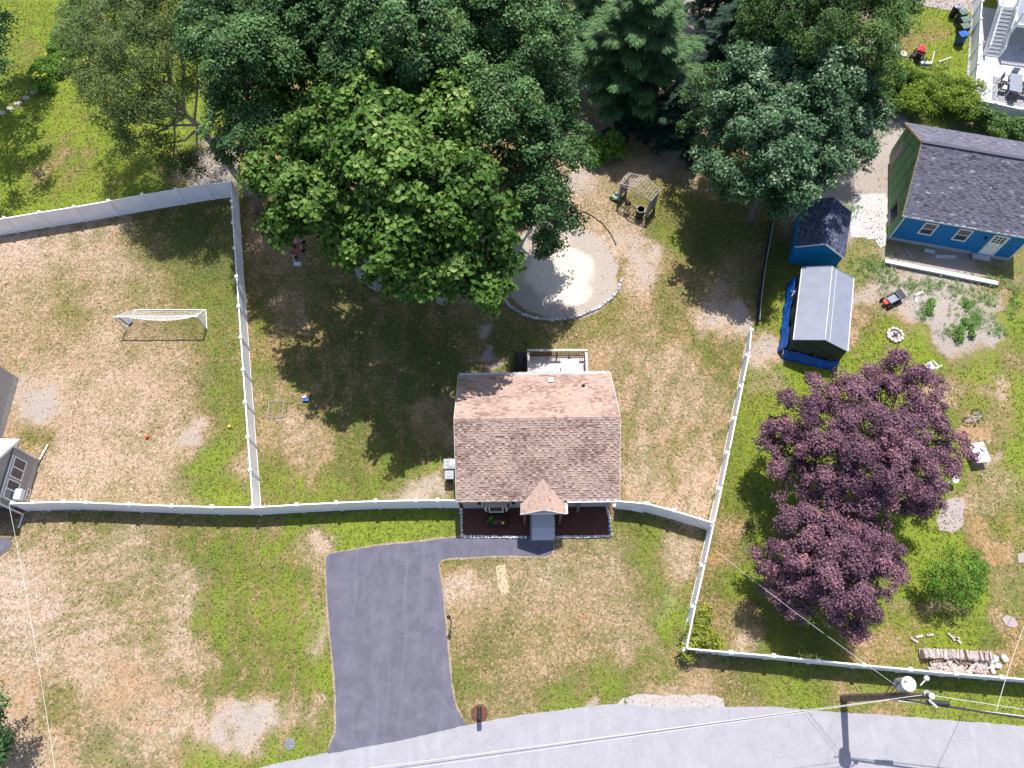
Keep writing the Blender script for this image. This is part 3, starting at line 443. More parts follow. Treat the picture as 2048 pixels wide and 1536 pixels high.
FC=[(22,1004.8),(63.1,1004.1),(125.7,1002),(170.7,1003.5),(256.7,1007.1),(341.6,1010.5),(422.4,1012.4),(504,1013.3),(592,1008.2),(671.7,1004.1),(750.4,1000.7),(831.4,999.3),(874.6,998.8),(917,999.5)]
FCR=[(1234,1000.5),(1293,1005.5),(1348,1020),(1429.2,1044.8)]
FD=[(1509.9,648.2),(1500.3,699.4),(1488,762.3),(1474.4,828.2),(1460.7,897.1),(1445.6,969.6),(1429.2,1044.8),(1411.2,1125.8),(1392.3,1208.8),(1374.3,1296.5)]
FE=[(1374.3,1296.5),(1462.9,1304),(1548.7,1311.3),(1638,1320.7),(1729.3,1329.7),(1822.3,1338.3),(1913.4,1346.7),(2005,1354),(2098,1362),(2190,1370)]
fence('long white vinyl fence between the green lawn and the soccer yard',FA)
fence('white vinyl fence running down from the corner under the trees beside the soccer yard',FB,skip_first=True,skip_last=True)
fence('white vinyl fence across the front from the grey house to the tan house',FC,skip_last=True)
fence('short white vinyl fence from the tan house to the right boundary corner',FCR,skip_first=True,skip_last=True)
fence('white vinyl boundary fence right of the tan house, stepped down at its far end',FD,first_h=1.1)
fence('white vinyl fence along the road with its back in shade, behind the utility pole',FE,skip_first=True)
# loose gate leaf lying against the short fence
g=thing('fence_panel','narrow white panel leaning low against the short fence beside the mulch bed','panel',at(1226,1014))
pts_=[at(1226,1011,.25),at(1286,1024,.05)]
MB(at(1226,1014)).bar(pts_[0],pts_[1],.12,.05).build('rail','vinyl_cap',g); MB(at(1226,1014)).bar(at(1228,1009,.5),at(1284,1019,.5),.08,.05).build('rail','vinyl',g)
# black mesh fence
bf=[(1511,655),(1514,615),(1519,575),(1525,535),(1533,490),(1540,450),(1545,425)]
pts_=[at(*p) for p in bf]; t=thing('mesh_fence','low black mesh fence between dry grass and green lawn beyond the white fence','fence',pts_[0])
for p in pts_: MB().tube([(0,0,0),(0,0,1.05)],.025,6).build('post','black_metal',t,loc=p-pts_[0])
for a,b2 in zip(pts_,pts_[1:]): MB(pts_[0]).bar(a+Vector((0,0,.5)),b2+Vector((0,0,.5)),.02,.95).build('mesh_panel','mesh_fabric',t)
MB(pts_[0]).tube([p+Vector((0,0,1.02)) for p in pts_],.018,6).build('top_rail','grey_metal',t)

# ================================================================ shingled slopes
def shingles(fn,W_,L_,expo,tabw,seed,tbias=None,th=.014):
    "fn(u across, v up the slope, n out of it)->point; staggered tabs, one mesh"
    rs=random.Random(seed); mb=MB(); v=0; row=0; up_=True
    while v<L_-1e-3:
        v1=min(v+expo,L_); u=-rs.random()*tabw
        while u<W_-1e-3:
            w=tabw*rs.choice((.55,.75,.9,1.1)); u0=max(0,u)+.004; u1=min(W_,u+w)-.004; u+=w
            if u1-u0<.02: continue
            up_=not up_ if rs.random()<.85 else up_; h=th*(1.5 if up_ else .12); t=min(1,max(0,rs.gauss(.5,.22)))
            if tbias: t=min(1,max(0,t+tbias(u0,v)))
            vs=[fn(u0,v,0),fn(u1,v,0),fn(u1,v,h+.006),fn(u0,v,h+.006),fn(u0,v1,.002),fn(u1,v1,.002)]
            mb.add(vs,[(0,1,2,3),(3,2,5,4),(0,3,4),(1,5,2)],t)
        v=v1; row+=1
    return mb
# ================================================================ the tan house
HC=Vector((1.13,16.05,0)); HY=R(.9)
house=thing('house','small tan house with brown shingled gable roof, front porch and driveway','house',HC,HY)
HWX,HWY,ZE,ZR=4.78,4.08,3.2,5.95; wx_,wy_=4.55,3.68
MB().box((0,0,.2),(2*wx_-.04,2*wy_-.04,.5)).build('foundation','foundation',house)
w=MB(); w.poly([(-wx_,-wy_),(wx_,-wy_),(wx_,wy_),(-wx_,wy_)],.45,3.1); 
sl=(ZR-ZE)/HWY; L_=math.hypot(HWY,ZR-ZE)
w.add([(-wx_,-wy_,3.1),(-wx_,wy_,3.1),(-wx_,0,ZR-.28),(wx_,-wy_,3.1),(wx_,wy_,3.1),(wx_,0,ZR-.28)],[(0,2,1),(3,4,5)]); wall=w.build('wall','siding_tan',house)
# siding courses read on the front and sides
for k in range(17):
    z=.5+k*.15
    inst('clapboard',inst_src,wall,(0,0,z)) if k else None
    if k==0:
        m=MB(); 
        m.box((0,-wy_-.008,.07),(2*wx_,.016,.13))
        inst_src=m.build('clapboard','siding_tan',wall,loc=(0,0,z))
r=MB(); th=.14
for sg in (-1,1):
    r.add([(-HWX,sg*HWY,ZE),(HWX,sg*HWY,ZE),(HWX,0,ZR),(-HWX,0,ZR),(-HWX,sg*HWY,ZE-th),(HWX,sg*HWY,ZE-th),(HWX,0,ZR-th),(-HWX,0,ZR-th)],
      [(0,1,2,3) if sg<0 else (3,2,1,0),(4,7,6,5),(0,4,5,1),(0,3,7,4),(1,5,6,2)],.5)
roof=r.build('roof','shingle_tan',house)
c_,s_=HWY/L_,(ZR-ZE)/L_
def fr(u,v,n): return (-HWX+u,-HWY+v*c_-n*s_,ZE+v*s_+n*c_)
def bk(u,v,n): return (HWX-u,HWY-v*c_+n*s_,ZE+v*s_+n*c_)
bz=lambda u,v:(vn(u,v)-.5)*.45
def vn(u,v): return .5+.5*math.sin(u*1.3+2*math.sin(v*.9))*math.sin(v*1.7+u*.4)
o=shingles(fr,2*HWX,L_,.145,.24,3,bz,.026).build('shingle_field','shingle_tan',roof); o['kind']='stuff'
o=shingles(bk,2*HWX,L_,.145,.27,4,bz,.012).build('shingle_field','shingle_tan',roof); o['kind']='stuff'
m=MB()
for k in range(44):
    x=-HWX+.02+k*.2175; zz=ZR+.012+.006*(k%2); t=random.gauss(.55,.22)
    m.add([(x,-.17,zz-.115),(x+.21,-.17,zz-.115),(x+.21,0,zz+.012),(x,0,zz+.012),(x,.17,zz-.115),(x+.21,.17,zz-.115)],[(0,1,2,3),(3,2,5,4)],min(1,max(0,t)))
o=m.build('ridge_cap','shingle_tan',roof); o['kind']='stuff'
# eaves, gutters, rakes
MB().box((0,-HWY-.012,ZE-.075),(2*HWX,.02,.15)).box((0,HWY+.012,ZE-.075),(2*HWX,.02,.15)).build('fascia','white_paint',house)
m=MB()
for sx in (-1,1):
    for sg in (-1,1): m.bar((sx*(HWX+.012),sg*HWY,ZE-.07),(sx*(HWX+.012),0,ZR-.07),.02,.15)
m.build('rake_board','white_paint',house)
def gutter(x0,x1,y,z,sg,parent=house):
    m=MB(); m.box(((x0+x1)/2,y+sg*.06,z-.09),(x1-x0,.12,.012)); m.box(((x0+x1)/2,y+sg*.125,z-.045),(x1-x0,.012,.10)); 
    g=m.build('gutter','white_metal',parent)
    for k in range(int((x1-x0)/.75)+1):
        x=x0+.05+k*.75
        if x<x1: MB().box((x,y+sg*.065,z+.012),(.05,.13,.012)).build('bracket','white_metal',g)
gutter(1.72,4.74,-HWY-.024,ZE-.02,-1); gutter(-4.74,4.74,HWY+.024,ZE-.02,1)
sp_=MB().tube([(4.66,4.1,3.1),(4.66,3.85,2.8),(4.66,3.8,.3),(4.85,3.6,.12),(5.0,3.4,.08)],.045,8).build('downspout','white_metal',house)
MB().tube([(4.62,-.15,3.4),(4.7,-.15,.2),(4.9,1.4,.1),(5.35,1.3,.06)],.05,8).build('downspout','white_metal',house)
# roof vents
def onb(u,v): return Vector(bk(u,v,.02))
px_=onb(4.78-.98,L_*.18)
MB().box((px_.x,px_.y,px_.z+.09),(.28,.26,.2)).build('roof_vent','white_metal',roof)
px_=onb(4.78-2.95,L_*.31); MB().lathe((px_.x,px_.y,px_.z-.05),[(.14,0),(.12,.08),(.05,.12),(.05,.36)],12).build('pipe_vent','black_metal',roof)
# porch roof
PX,PZE,PZR,PYF=.30,2.98,3.95,-4.85; ph=1.33
yb=lambda z:-HWY+(z-ZE)/sl
pr=MB(); ybr=yb(PZR); ybe=-HWY+.05
for sg in (-1,1):
    vs=[(PX+sg*ph,PYF,PZE),(PX,PYF,PZR),(PX,ybr,PZR),(PX+sg*(ph*(PZR-ZE)/(PZR-PZE)),-HWY,ZE),(PX+sg*ph,-HWY,PZE)]
    vs2=[(a,b2,z-.11) for a,b2,z in vs]; f=[(0,1,2,3,4) if sg>0 else (4,3,2,1,0),(5,9,8,7,6),(0,5,6,1),(0,4,9,5),(3,4,9,8)]; pr.add(vs+vs2,f,.55)
porch=pr.build('porch_roof','shingle_tan',house)
Lp=math.hypot(ph,PZR-PZE); cp_,sp2=ph/Lp,(PZR-PZE)/Lp
for sg in (-1,1):
    mb=MB(); v=0; rs=random.Random(9+sg)
    while v<Lp-.01:
        v1=min(v+.14,Lp); z=PZE+v1*sp2; yend=max(yb(z)-.0,-HWY) if z>ZE else -HWY; u=PYF
        while u<yend-.02:
            w2=rs.choice((.16,.22,.28)); u1=min(u+w2,yend); h=.018*rs.choice((.5,1,1.5)); t=min(1,max(0,rs.gauss(.72,.2)))
            def q(uu,vv,nn): return (PX+sg*(ph-vv*cp_+nn*sp2),uu,PZE+vv*sp2+nn*cp_)
            vs=[q(u+.003,v,0),q(u1-.003,v,0),q(u1-.003,v,h),q(u+.003,v,h),q(u+.003,v1,.003),q(u1-.003,v1,.003)]
            mb.add(vs,[(0,1,2,3),(3,2,5,4),(0,3,4),(1,5,2)],t); u=u1
        v=v1
    o=mb.build('shingle_field','shingle_tan',porch); o['kind']='stuff'
m=MB(); m.add([(PX-ph+.2,PYF+.12,PZE),(PX+ph-.2,PYF+.12,PZE),(PX,PYF+.12,PZR-.14),(PX-ph+.2,PYF+.2,PZE),(PX+ph-.2,PYF+.2,PZE),(PX,PYF+.2,PZR-.14)],[(0,1,2),(5,4,3),(0,3,4,1)]); m.build('porch_gable','siding_tan',house)
m=MB()
for sg in (-1,1): m.bar((PX+sg*ph,PYF-.01,PZE-.05),(PX,PYF-.01,PZR-.05),.02,.11)
m.build('rake_board','white_paint',house)
MB().box((PX,PYF+.1,PZE-.1),(2*ph-.3,.14,.16)).build('beam','white_paint',house)
for sg in (-1,1): MB().box((PX+sg*1.08,PYF+.12,1.45),(.12,.12,2.9)).build('porch_post','brown_wood',house)
gx_=MB(); gx_.box((PX+ph+.05,-4.45,PZE-.06),(.1,.78,.10)); g=gx_.build('gutter','white_metal',house)
for k in range(4): MB().box((PX+ph+.06,-4.75+k*.2,PZE),(.13,.04,.012)).build('bracket','white_metal',g)
# steps
st=thing('front_steps','speckled granite front steps with black railings on both sides','steps',HC+Matrix.Rotation(HY,3,'Z')@Vector((.34,-3.7,0)),HY)
MB().box((0,-.72,.31),(1.5,1.42,.62)).build('landing','granite',st)
MB().box((0,-1.58,.21),(1.5,.30,.42)).build('step','granite',st); MB().box((0,-1.88,.11),(1.5,.30,.22)).build('step','granite',st)
for sg in (-1,1):
    m=MB(); x=sg*.72
    m.tube([(x,-.1,1.5),(x,-1.35,1.5),(x,-2.0,1.02),(x,-2.03,.15)],.022,6)
    for y,z0,z1 in ((-.1,.62,1.5),(-.72,.62,1.5),(-1.35,.6,1.5),(-1.65,.4,1.28)): m.tube([(x,y,z0),(x,y,z1)],.018,6)
    m.build('railing','black_metal',st)
MB().box((.34,-3.7,1.65),(.95,.06,2.0)).build('door','white_paint',house)
# bay window
bay=MB(); bz0,bz1=1.0,2.55; bp_=[(-3.38,-wy_),(-3.05,-wy_-.48),(-1.92,-wy_-.48),(-1.58,-wy_)]
bay.poly(bp_,bz0,bz1); bayo=bay.build('bay_window','siding_tan',house)
for (a,b2),(f0,f1) in zip(zip(bp_,bp_[1:]),((.2,.92),(.14,.86),(.08,.8))):
    a=Vector((*a,0)); b2=Vector((*b2,0)); u=(b2-a); n=Vector((u.y,-u.x,0)).normalized(); L0=u.length
    p0=a+u*f0; p1=a+u*f1
    fm_=MB(); 
    for zz in (bz0+.12,bz1-.12): fm_.bar(p0+n*.03+Vector((0,0,zz)),p1+n*.03+Vector((0,0,zz)),.05,.09)
    for q in (p0,p1): fm_.bar(q+n*.03+Vector((0,0,bz0+.08)),q+n*.03+Vector((0,0,bz1-.08)),.05,.07,up=n)
    fm_.build('frame','white_paint',bayo)
    MB().bar(p0+n*.012+Vector((0,0,(bz0+bz1)/2)),p1+n*.012+Vector((0,0,(bz0+bz1)/2)),.02,bz1-bz0-.3).build('pane','glass_dark',bayo)
for q in ((-3.52,-wy_-.03),(-1.45,-wy_-.03)): MB().box((q[0],q[1],1.8),(.2,.05,1.4)).build('shutter','black_metal',bayo)
for q in ((-2.98,-wy_-.5),(-1.99,-wy_-.5)): MB().box((q[0],q[1]-.01,1.8),(.12,.04,1.4)).build('shutter','black_metal',bayo)
m=MB(); m.add([(-3.45,-wy_,2.55),(-3.1,-wy_-.62,2.55),(-1.87,-wy_-.62,2.55),(-1.5,-wy_,2.55),(-3.2,-wy_,2.9),(-1.75,-wy_,2.9)],[(0,1,4),(1,2,5,4),(2,3,5),(0,3,2,1)],.5); m.build('bay_roof','shingle_tan',bayo)
# small window and side windows
wn_=MB().box((3.45,-wy_-.03,2.1),(1.0,.05,.9)).build('window','white_paint',house); MB().box((3.45,-wy_-.062,2.1),(.84,.01,.74)).build('pane','glass_dark',wn_)
for y in (-2,1.8):
    for sx in (-1,1):
        wn_=MB().box((sx*(wx_+.03),y,2.0),(.05,.9,1.2)).build('window','white_paint',house); MB().box((sx*(wx_+.062),y,2.0),(.01,.74,1.04)).build('pane','glass_dark',wn_)
# black and white corrugated drain pipe
d0=at(1157,1008,.5); t=thing('drain_pipe','black corrugated drain pipe with white rings in the mulch bed','pipe',at(1155,1024))
o0=at(1155,1024); a=at(1158,1003,1.9)-o0; b2=at(1155,1024,.09)-o0
MB().tube([a,b2],.075,10).build('tube','black_metal',t)
for k in range(8): q=a.lerp(b2,.08+k*.12); MB().tube([q,q+(b2-a).normalized()*.035],.085,10).build('ring','white_metal',t)
# stone edging of the mulch bed (parts of one border)
ed=thing('stone_edging','border of pale grey stones round the mulch bed','edging',at(924,1073))
o0=at(924,1073); src=[MB().box((0,0,.06),(.2,.13,.14)).build('stone','stone_pale',ed,loc=(0,0,0))]
src2=MB().lathe((0,0,0),[(.1,0),(.115,.04),(.10,.11),(.05,.13)],6).build('stone','stone_pale',ed,loc=(.2,-.02,0))
path=[at(922,1016),at(924,1073),at(1054,1075)]; path2=[at(1110,1075),at(1222,1073),at(1219,1040),at(1213,1013)]
k=0
for pth in (path,path2):
    for a,b2 in zip(pth,pth[1:]):
        n=int((b2-a).length/.215)
        for i in range(n):
            p=a.lerp(b2,(i+.5)/n)-o0; p.x+=random.uniform(-.015,.015); p.y+=random.uniform(-.015,.015); ang=math.atan2(b2.y-a.y,b2.x-a.x)
            o=inst('stone',random.choice((src[0],src[0],src2)),ed,p,(0,0,ang+random.uniform(-.12,.12)),(random.uniform(.85,1.1),random.uniform(.85,1.25),random.uniform(.8,1.2)))
# planter
pl=thing('planter_box','dark planter box with green fern and pink and yellow flowers in the mulch','planter',at(996,1044))
m=MB()
for x,y,lx,ly in ((0,-.33,1.25,.05),(0,.33,1.25,.05),(-.6,0,.05,.62),(.6,0,.05,.62)): m.box((x,y,.17),(lx,ly,.34))
m.build('box','black_metal',pl); MB().box((0,0,.13),(1.14,.6,.22)).build('soil','mulch',pl)
def plant(nm,par,c,r,n,m_,lf=.12,h=.3):
    mb=MB()
    for k in range(n):
        a=random.random()*2*PI; e=random.uniform(.15,1.1); rr=r*random.uniform(.5,1); d=Vector((math.cos(a)*math.cos(e),math.sin(a)*math.cos(e),math.sin(e)*h/r*.9))
        p=Vector(c)+d*rr; u=d.normalized(); s2=u.cross(Vector((0,0,1))).normalized()*lf*.35; tip=p+u*lf; b0=p-u*lf*.6
        mb.add([b0,p-s2,tip,p+s2],[(0,1,2,3)],random.random())
    return mb.build(nm,m_,par)
plant('fern',pl,(-.4,.02,.25),.24,70,'leaf_bright',.16); plant('flowers',pl,(-.08,-.12,.25),.13,26,'flower_pink',.06); plant('flowers',pl,(.12,-.1,.25),.1,20,'flower_pink',.06)
MB().ball((.3,-.12,.34),.11,10,6,(1,1,.5)).build('flowers','flower_yellow',pl); plant('foliage',pl,(.1,.12,.24),.2,30,'leaf_purple',.09)
# ================================================================ rear deck and its neighbours
dz=.75; DX0,DX1,DY0,DY1=.73,4.54,20.18,22.58
deck=thing('rear_deck','pale rear deck with brown balusters behind the tan house','deck',(DX0,DY0,0)); D0=Vector((DX0,DY0,0)); dw,dd=DX1-DX0,DY1-DY0
src=None
for k in range(17):
    y=.07+k*.142
    if src is None: src=MB().box((dw/2,0,dz),(dw-.02,.132,.035)).build('deck_board','deck_board',deck,loc=(0,y,0))
    else: inst('deck_board',src,deck,(0,y,0))
MB().box((dw/2,dd,dz-.14),(dw,.05,.22)).box((0,dd/2,dz-.14),(.05,dd-.06,.22)).box((dw,dd/2,dz-.14),(.05,dd-.06,.22)).build('rim_joist','brown_wood',deck)
bal=MB().box((0,0,dz+.48),(.038,.038,.84)).build('baluster','brown_wood',deck,loc=(.14,dd,0))
for k in range(1,33):
    if k not in (16,): inst('baluster',bal,deck,(.14+k*.11,dd,0))
for k in range(20): inst('baluster',bal,deck,(0,.12+k*.11,0)); inst('baluster',bal,deck,(dw,.12+k*.11,0))
for x,y in ((0,dd),(dw/2,dd),(dw,dd),(0,.06),(dw,.06)): MB().box((x,y,(dz+.95)/2),(.1,.1,dz+.95)).build('post','brown_wood',deck)
for z in (.14,.86):
    MB().box((dw/2,dd,dz+z),(dw-.1,.045,.09)).box((0,dd/2,dz+z),(.045,dd-.1,.09)).box((dw,dd/2,dz+z),(.045,dd-.1,.09)).build('rail','brown_wood',deck)
zt=dz+.97
MB().box((dw/2,dd,zt),(dw+.18,.16,.04)).build('hand_rail','cedar_light',deck); MB().box((0,dd/2-.08,zt),(.16,dd-.16,.04)).build('hand_rail','cedar_light',deck); MB().box((dw,dd/2-.08,zt),(.16,dd-.16,.04)).build('hand_rail','cedar_light',deck)
# glass topped table catching the sun
tp=at(1140,733,1.5); t=thing('patio_table','square glass topped patio table glaring white in the sun on the deck','table',(tp.x,tp.y,dz+.02))
MB().box((0,0,.71),(1.1,1.0,.02)).build('tabletop','glass_table',t)
fm2=MB().box((0,.51,.71),(1.16,.05,.035)).box((0,-.51,.71),(1.16,.05,.035)).box((.56,0,.71),(.05,.97,.035)).box((-.56,0,.71),(.05,.97,.035)).build('frame','white_metal',t)
for sx in (-1,1):
    for sy in (-1,1): MB().tube([(sx*.5,sy*.45,0),(sx*.52,sy*.47,.69)],.02,6).build('leg','white_metal',t)
b0=at(1136,703,1.6); t=thing('closed_umbrella','small folded grey umbrella standing behind the glass table on the deck','umbrella',(tp.x-.05,DY1-.45,dz+.02))
MB().tube([(0,0,0),(0,0,1.25)],.02,6).build('pole','grey_metal',t); MB().lathe((0,0,.55),[(.03,0),(.10,.1),(.08,.45),(.015,.72)],8).build('canopy','tarp_grey',t)
# side stair with cedar rail, covered grill
t=thing('stair_rail','short cedar stair rail beside the deck at the back wall','railing',(-.45,20.5,0))
MB().bar((-.5,-.35,1.15),(.95,.1,1.65),.14,.05).build('hand_rail','cedar',t)
for x,z in ((-.4,1.1),(.3,1.35),(.85,1.55)): MB().box((x,-.32+x*.3+.12,z/2),(.07,.07,z)).build('post','brown_wood',t)
for k in range(4): MB().box((.75-k*.3,-.05,.62-k*.17),(.3,.85,.05)).build('step','brown_wood',t)
gp=at(1040,724,.6); t=thing('covered_grill','gas grill under a black cover beside the rear deck','grill',(gp.x,gp.y,0),R(-4))
m=MB(); pr_=[(.36,.62,.02),(.37,.63,.75),(.36,.60,.92),(.24,.50,1.12),(.18,.40,1.17)]
vs=[];fs=[]
for i,(a,b2,z) in enumerate(pr_):
    vs+=[(-a,-b2,z),(a,-b2,z),(a,b2,z),(-a,b2,z)]
    if i: j=i*4; fs+=[(j-4+k,j-4+(k+1)%4,j+(k+1)%4,j+k) for k in range(4)]
fs+=[(16,17,18,19),(3,2,1,0)]; m.add(vs,fs); o=m.build('cover','black_cover',t); bv=o.modifiers.new('bevel','BEVEL'); bv.width=.05; bv.segments=2
MB().box((0,0,1.185),(.26,.5,.02)).build('vent_flap','black_cover',t)
# bins at the left wall
def wheelie(label,loc,rz,body,lid,group=None,h=1.0,w=.58,d=.62):
    t=thing('wheeled_bin',label,'bin',loc,rz,group)
    m=MB(); m.add([(-w*.4,-d*.38,.08),(w*.4,-d*.38,.08),(w*.4,d*.38,.08),(-w*.4,d*.38,.08),(-w/2,-d/2,h),(w/2,-d/2,h),(w/2,d/2,h),(-w/2,d/2,h)],[(3,2,1,0),(4,5,6,7),(0,1,5,4),(1,2,6,5),(2,3,7,6),(3,0,4,7)]); m.build('body',body,t)
    m=MB().box((0,0,h+.03),(w+.06,d+.08,.06)); o=m.build('lid',lid,t); bv=o.modifiers.new('bevel','BEVEL'); bv.width=.03; bv.segments=2
    MB().box((0,0,h+.075),(w*.55,d*.55,.03)).build('panel',lid,o)
    MB().tube([(-w*.4,d/2+.1,h-.02),(w*.4,d/2+.1,h-.02)],.02,6).build('handle',body,t)
    for sx in (-1,1): MB().tube([(sx*w*.42,d*.4,.12),(sx*w*.5,d*.4,.12)],.12,12).build('wheel','rubber',t)
    return t
p=at(898,949,1.05); wheelie('grey wheeled bin with a square raised lid at the left wall of the tan house',(p.x,p.y,0),R(2),'bin_black','lid_grey',h=.95,w=.54,d=.5)
p=at(901,927,.85); t=thing('air_conditioner','pale square condenser unit with round fan grille at the left wall','condenser',(p.x,p.y,0),R(1))
MB().box((0,0,.4),(.84,.62,.8)).build('casing','lid_grey',t); m=MB()
for r_ in (.12,.2,.28): m.tube([(r_*math.cos(a*PI/10),r_*math.sin(a*PI/10),.82) for a in range(21)],.016,5)
for a in range(8): m.bar((0,0,.82),(.3*math.cos(a*PI/4),.3*math.sin(a*PI/4),.82),.012)
m.build('fan_grille','grey_metal',t); MB().box((0,0,.795),(.88,.66,.03)).build('lid','lid_grey',t); MB().lathe((0,0,.80),[(.3,0),(.3,.024)],20).build('fan','bin_grey',t)

# ================================================================ soccer goal
fl,fr_,bl,br=at(253,660),at(414,659),at(270.5,620),at(412,620); o0=fl.copy(); gh=1.85
tl=at(233,631,gh);  tl=Vector((fl.x,fl.y,gh)); trr=Vector((fr_.x,fr_.y,gh))
goal=thing('soccer_goal','white framed soccer goal with netting in the dry yard','goal',fl)
def tb(pts,r,n,m_='white_metal',par=goal): return MB(o0).tube(pts,r,8).build(n,m_,par)
tb([fl,tl],.05,'post'); tb([fr_,trr],.05,'post'); tb([tl,trr],.05,'crossbar')
tb([fl+Vector((0,0,.03)),bl+Vector((0,0,.03))],.04,'ground_bar'); tb([fr_+Vector((0,0,.03)),br+Vector((0,0,.03))],.04,'ground_bar'); tb([bl+Vector((0,0,.03)),br+Vector((0,0,.03))],.04,'ground_bar')
m=MB(o0); nn=44
def netp(u,v,sag): a=tl.lerp(trr,u); b2=bl.lerp(br,u); p=a.lerp(b2,v); p.z-=sag*math.sin(PI*v)*math.sin(PI*u)**.6; p.z=max(p.z,.03); p.y-=.35*math.sin(PI*v)*math.sin(PI*u)**.7; return p
for k in range(nn+1): m.tube([netp(k/nn,v/10,.35) for v in range(11)],.006,3,False)
for k in range(1,16): m.tube([netp(u/20,k/16,.35) for u in range(21)],.006,3,False)
for (f,b2,tt) in ((fl,bl,tl),(fr_,br,trr)):
    for k in range(1,14): a=f.lerp(tt,k/14); c=b2.lerp(tt,k/14); m.tube([a,c],.006,3,False)
    for k in range(1,12): a=f.lerp(b2,k/12); m.tube([a,f.lerp(tt,1-k/12*.0)if 0 else b2.lerp(tt,1-k/12)],.006,3,False)
o=m.build('net','net',goal); 
tb([tl,bl+Vector((0,0,.05))],.018,'net_edge','net'); tb([trr,br+Vector((0,0,.05))],.018,'net_edge','net')
p=at(252,640); t=thing('folded_chair','grey folded camp chair lying inside the goal corner','chair',(p.x,p.y,0),R(-35))
MB().box((0,0,.12),(1.15,.3,.14)).build('seat','bin_grey',t); MB().tube([(-.6,.1,.08),(.6,.1,.16)],.025,6).build('leg','grey_metal',t); MB().tube([(-.6,-.12,.08),(.6,-.1,.2)],.025,6).build('leg','grey_metal',t)
for (px,py),mt,lb in (((295.5,874.5),'orange_ball','orange ball on the dry grass below the goal'),((460,854),'yellow_ball','yellow ball on green grass beside the white fence')):
    r_=.13 if 'orange b' in lb else .11; p=at(px,py); o=MB().ball((0,0,0),r_,16,10).build('ball',mt,smooth=True,loc=(p.x,p.y,r_)); tag(o,lb,'ball')
# ================================================================ pergola frame
c0=at(1268,430); yaw=R(-36); pg=thing('garden_pergola','weathered wooden slat pergola with a small gabled open roof','pergola',(8.95,35.8,0),yaw)
u_=Vector((math.cos(yaw),math.sin(yaw),0)); HXp,HYp,ez,rz_=1.25,.55,2.0,2.5
for sx in (-1,1):
    for sy in (-1,1): MB().box((sx*HXp,sy*HYp,ez/2),(.13,.13,ez)).build('post','weathered',pg)
    for k in range(13): MB().box((sx*(HXp+.03),0,.3+k*.135),(.04,2*HYp,.06)).build('side_slat','weathered',pg)
    for k in range(5): MB().box((sx*(HXp+.05),-HYp+.2+k*.24,1.1),(.03,.05,1.7)).build('side_slat','weathered',pg)
for sy in (-1,0,1):
    MB().bar((-HXp-.1,sy*(HYp+.05),ez),(0,sy*(HYp+.05),rz_),.06,.06).build('roof_beam','weathered',pg); MB().bar((HXp+.1,sy*(HYp+.05),ez),(0,sy*(HYp+.05),rz_),.06,.06).build('roof_beam','weathered',pg)
for k in range(7):
    f=k/6; 
    for sg in (-1,1):
        if k==6 and sg==1: continue
        x=sg*(HXp+.1)*(1-f); MB().box((x,0,ez+.055+(rz_-ez)*f),(.04,2*HYp+.25,.03)).build('roof_slat','weathered',pg)
MB().box((0,-HYp,1.85),(2*HXp,.04,.08)).build('cross_bar','weathered',pg)
p=at(1282,418,.9); t=thing('barrel','dark blue open plastic barrel under the pergola','barrel',(p.x,p.y,0))
MB().lathe((0,0,0),[(.24,0),(.29,.1),(.31,.5),(.30,.88),(.27,.88),(.27,.45),(.05,.44)],18).build('body','bin_black',t,smooth=False); MB().tube([(.30*math.cos(a*PI/9),.30*math.sin(a*PI/9),.88) for a in range(19)],.022,6).build('rim','plastic_white',t)
p=at(1257,412,.4); t=thing('leaning_tools','cluster of dark garden tools leaning inside the pergola','tools',(p.x-.1,p.y-.2,0))
for k in range(5): a=k*1.1; MB().bar((.25*math.cos(a),.2*math.sin(a),0),(.1*math.cos(a+2),.3*math.sin(a),1.3),.04).build('handle','cedar' if k%2 else 'black_metal',t)
MB().ball((0,.05,.9),.25,9,6,(1,.7,.8)).build('bundle','black_cover',t)
# push mower
p=at(1231,395); t=thing('push_mower','green and grey push mower beside the pergola','mower',(p.x,p.y,0),R(-35))
o=MB().box((0,0,.24),(.5,.72,.16)).build('deck','bin_grey',t); bv=o.modifiers.new('b','BEVEL'); bv.width=.06
MB().box((0,-.25,.33),(.4,.12,.05)).build('trim','toy_green',t); MB().lathe((0,.08,.3),[(.17,0),(.17,.12),(.1,.2)],12).build('engine','bin_grey',t)
for sx in (-1,1):
    MB().tube([(sx*.22,-.3,.3),(sx*.22,-.95,.95)],.018,6).build('handle','plastic_white',t)
    for sy in (-1,1): MB().tube([(sx*.26,sy*.28,.12),(sx*.32,sy*.28,.12)],.12,12).build('wheel','rubber',t)
MB().tube([(-.22,-.95,.95),(.22,-.95,.95)],.02,6).build('grip','black_metal',t)
# block ring round the sand
ring=thing('block_ring','curved border of grey blocks round the sand play area','edging',(3.1,30,0)); src=MB().box((0,0,.06),(.26,.18,.2)).build('stone','stone_edge',ring)
rp=[(1008,598),(1022,614),(1042,628),(1070,637),(1100,641),(1135,638),(1165,630),(1195,617),(1220,600),(1236,582),(1243,560)]
rp=[at(*p) for p in rp]; first=True
for a,b2 in zip(rp,rp[1:]):
    n=max(1,round((b2-a).length/.285))
    for i in range(n):
        p=a.lerp(b2,(i+.5)/n)-Vector((3.1,30,0)); ang=math.atan2(b2.y-a.y,b2.x-a.x)+random.uniform(-.1,.1)
        if first: src.location=p; src.rotation_euler=(0,0,ang); first=False
        else: inst('stone',src,ring,p+Vector((random.uniform(-.03,.03),random.uniform(-.03,.03),0)),(random.uniform(-.05,.05),0,ang),(1,random.uniform(.85,1.15),random.uniform(.7,1.1)))
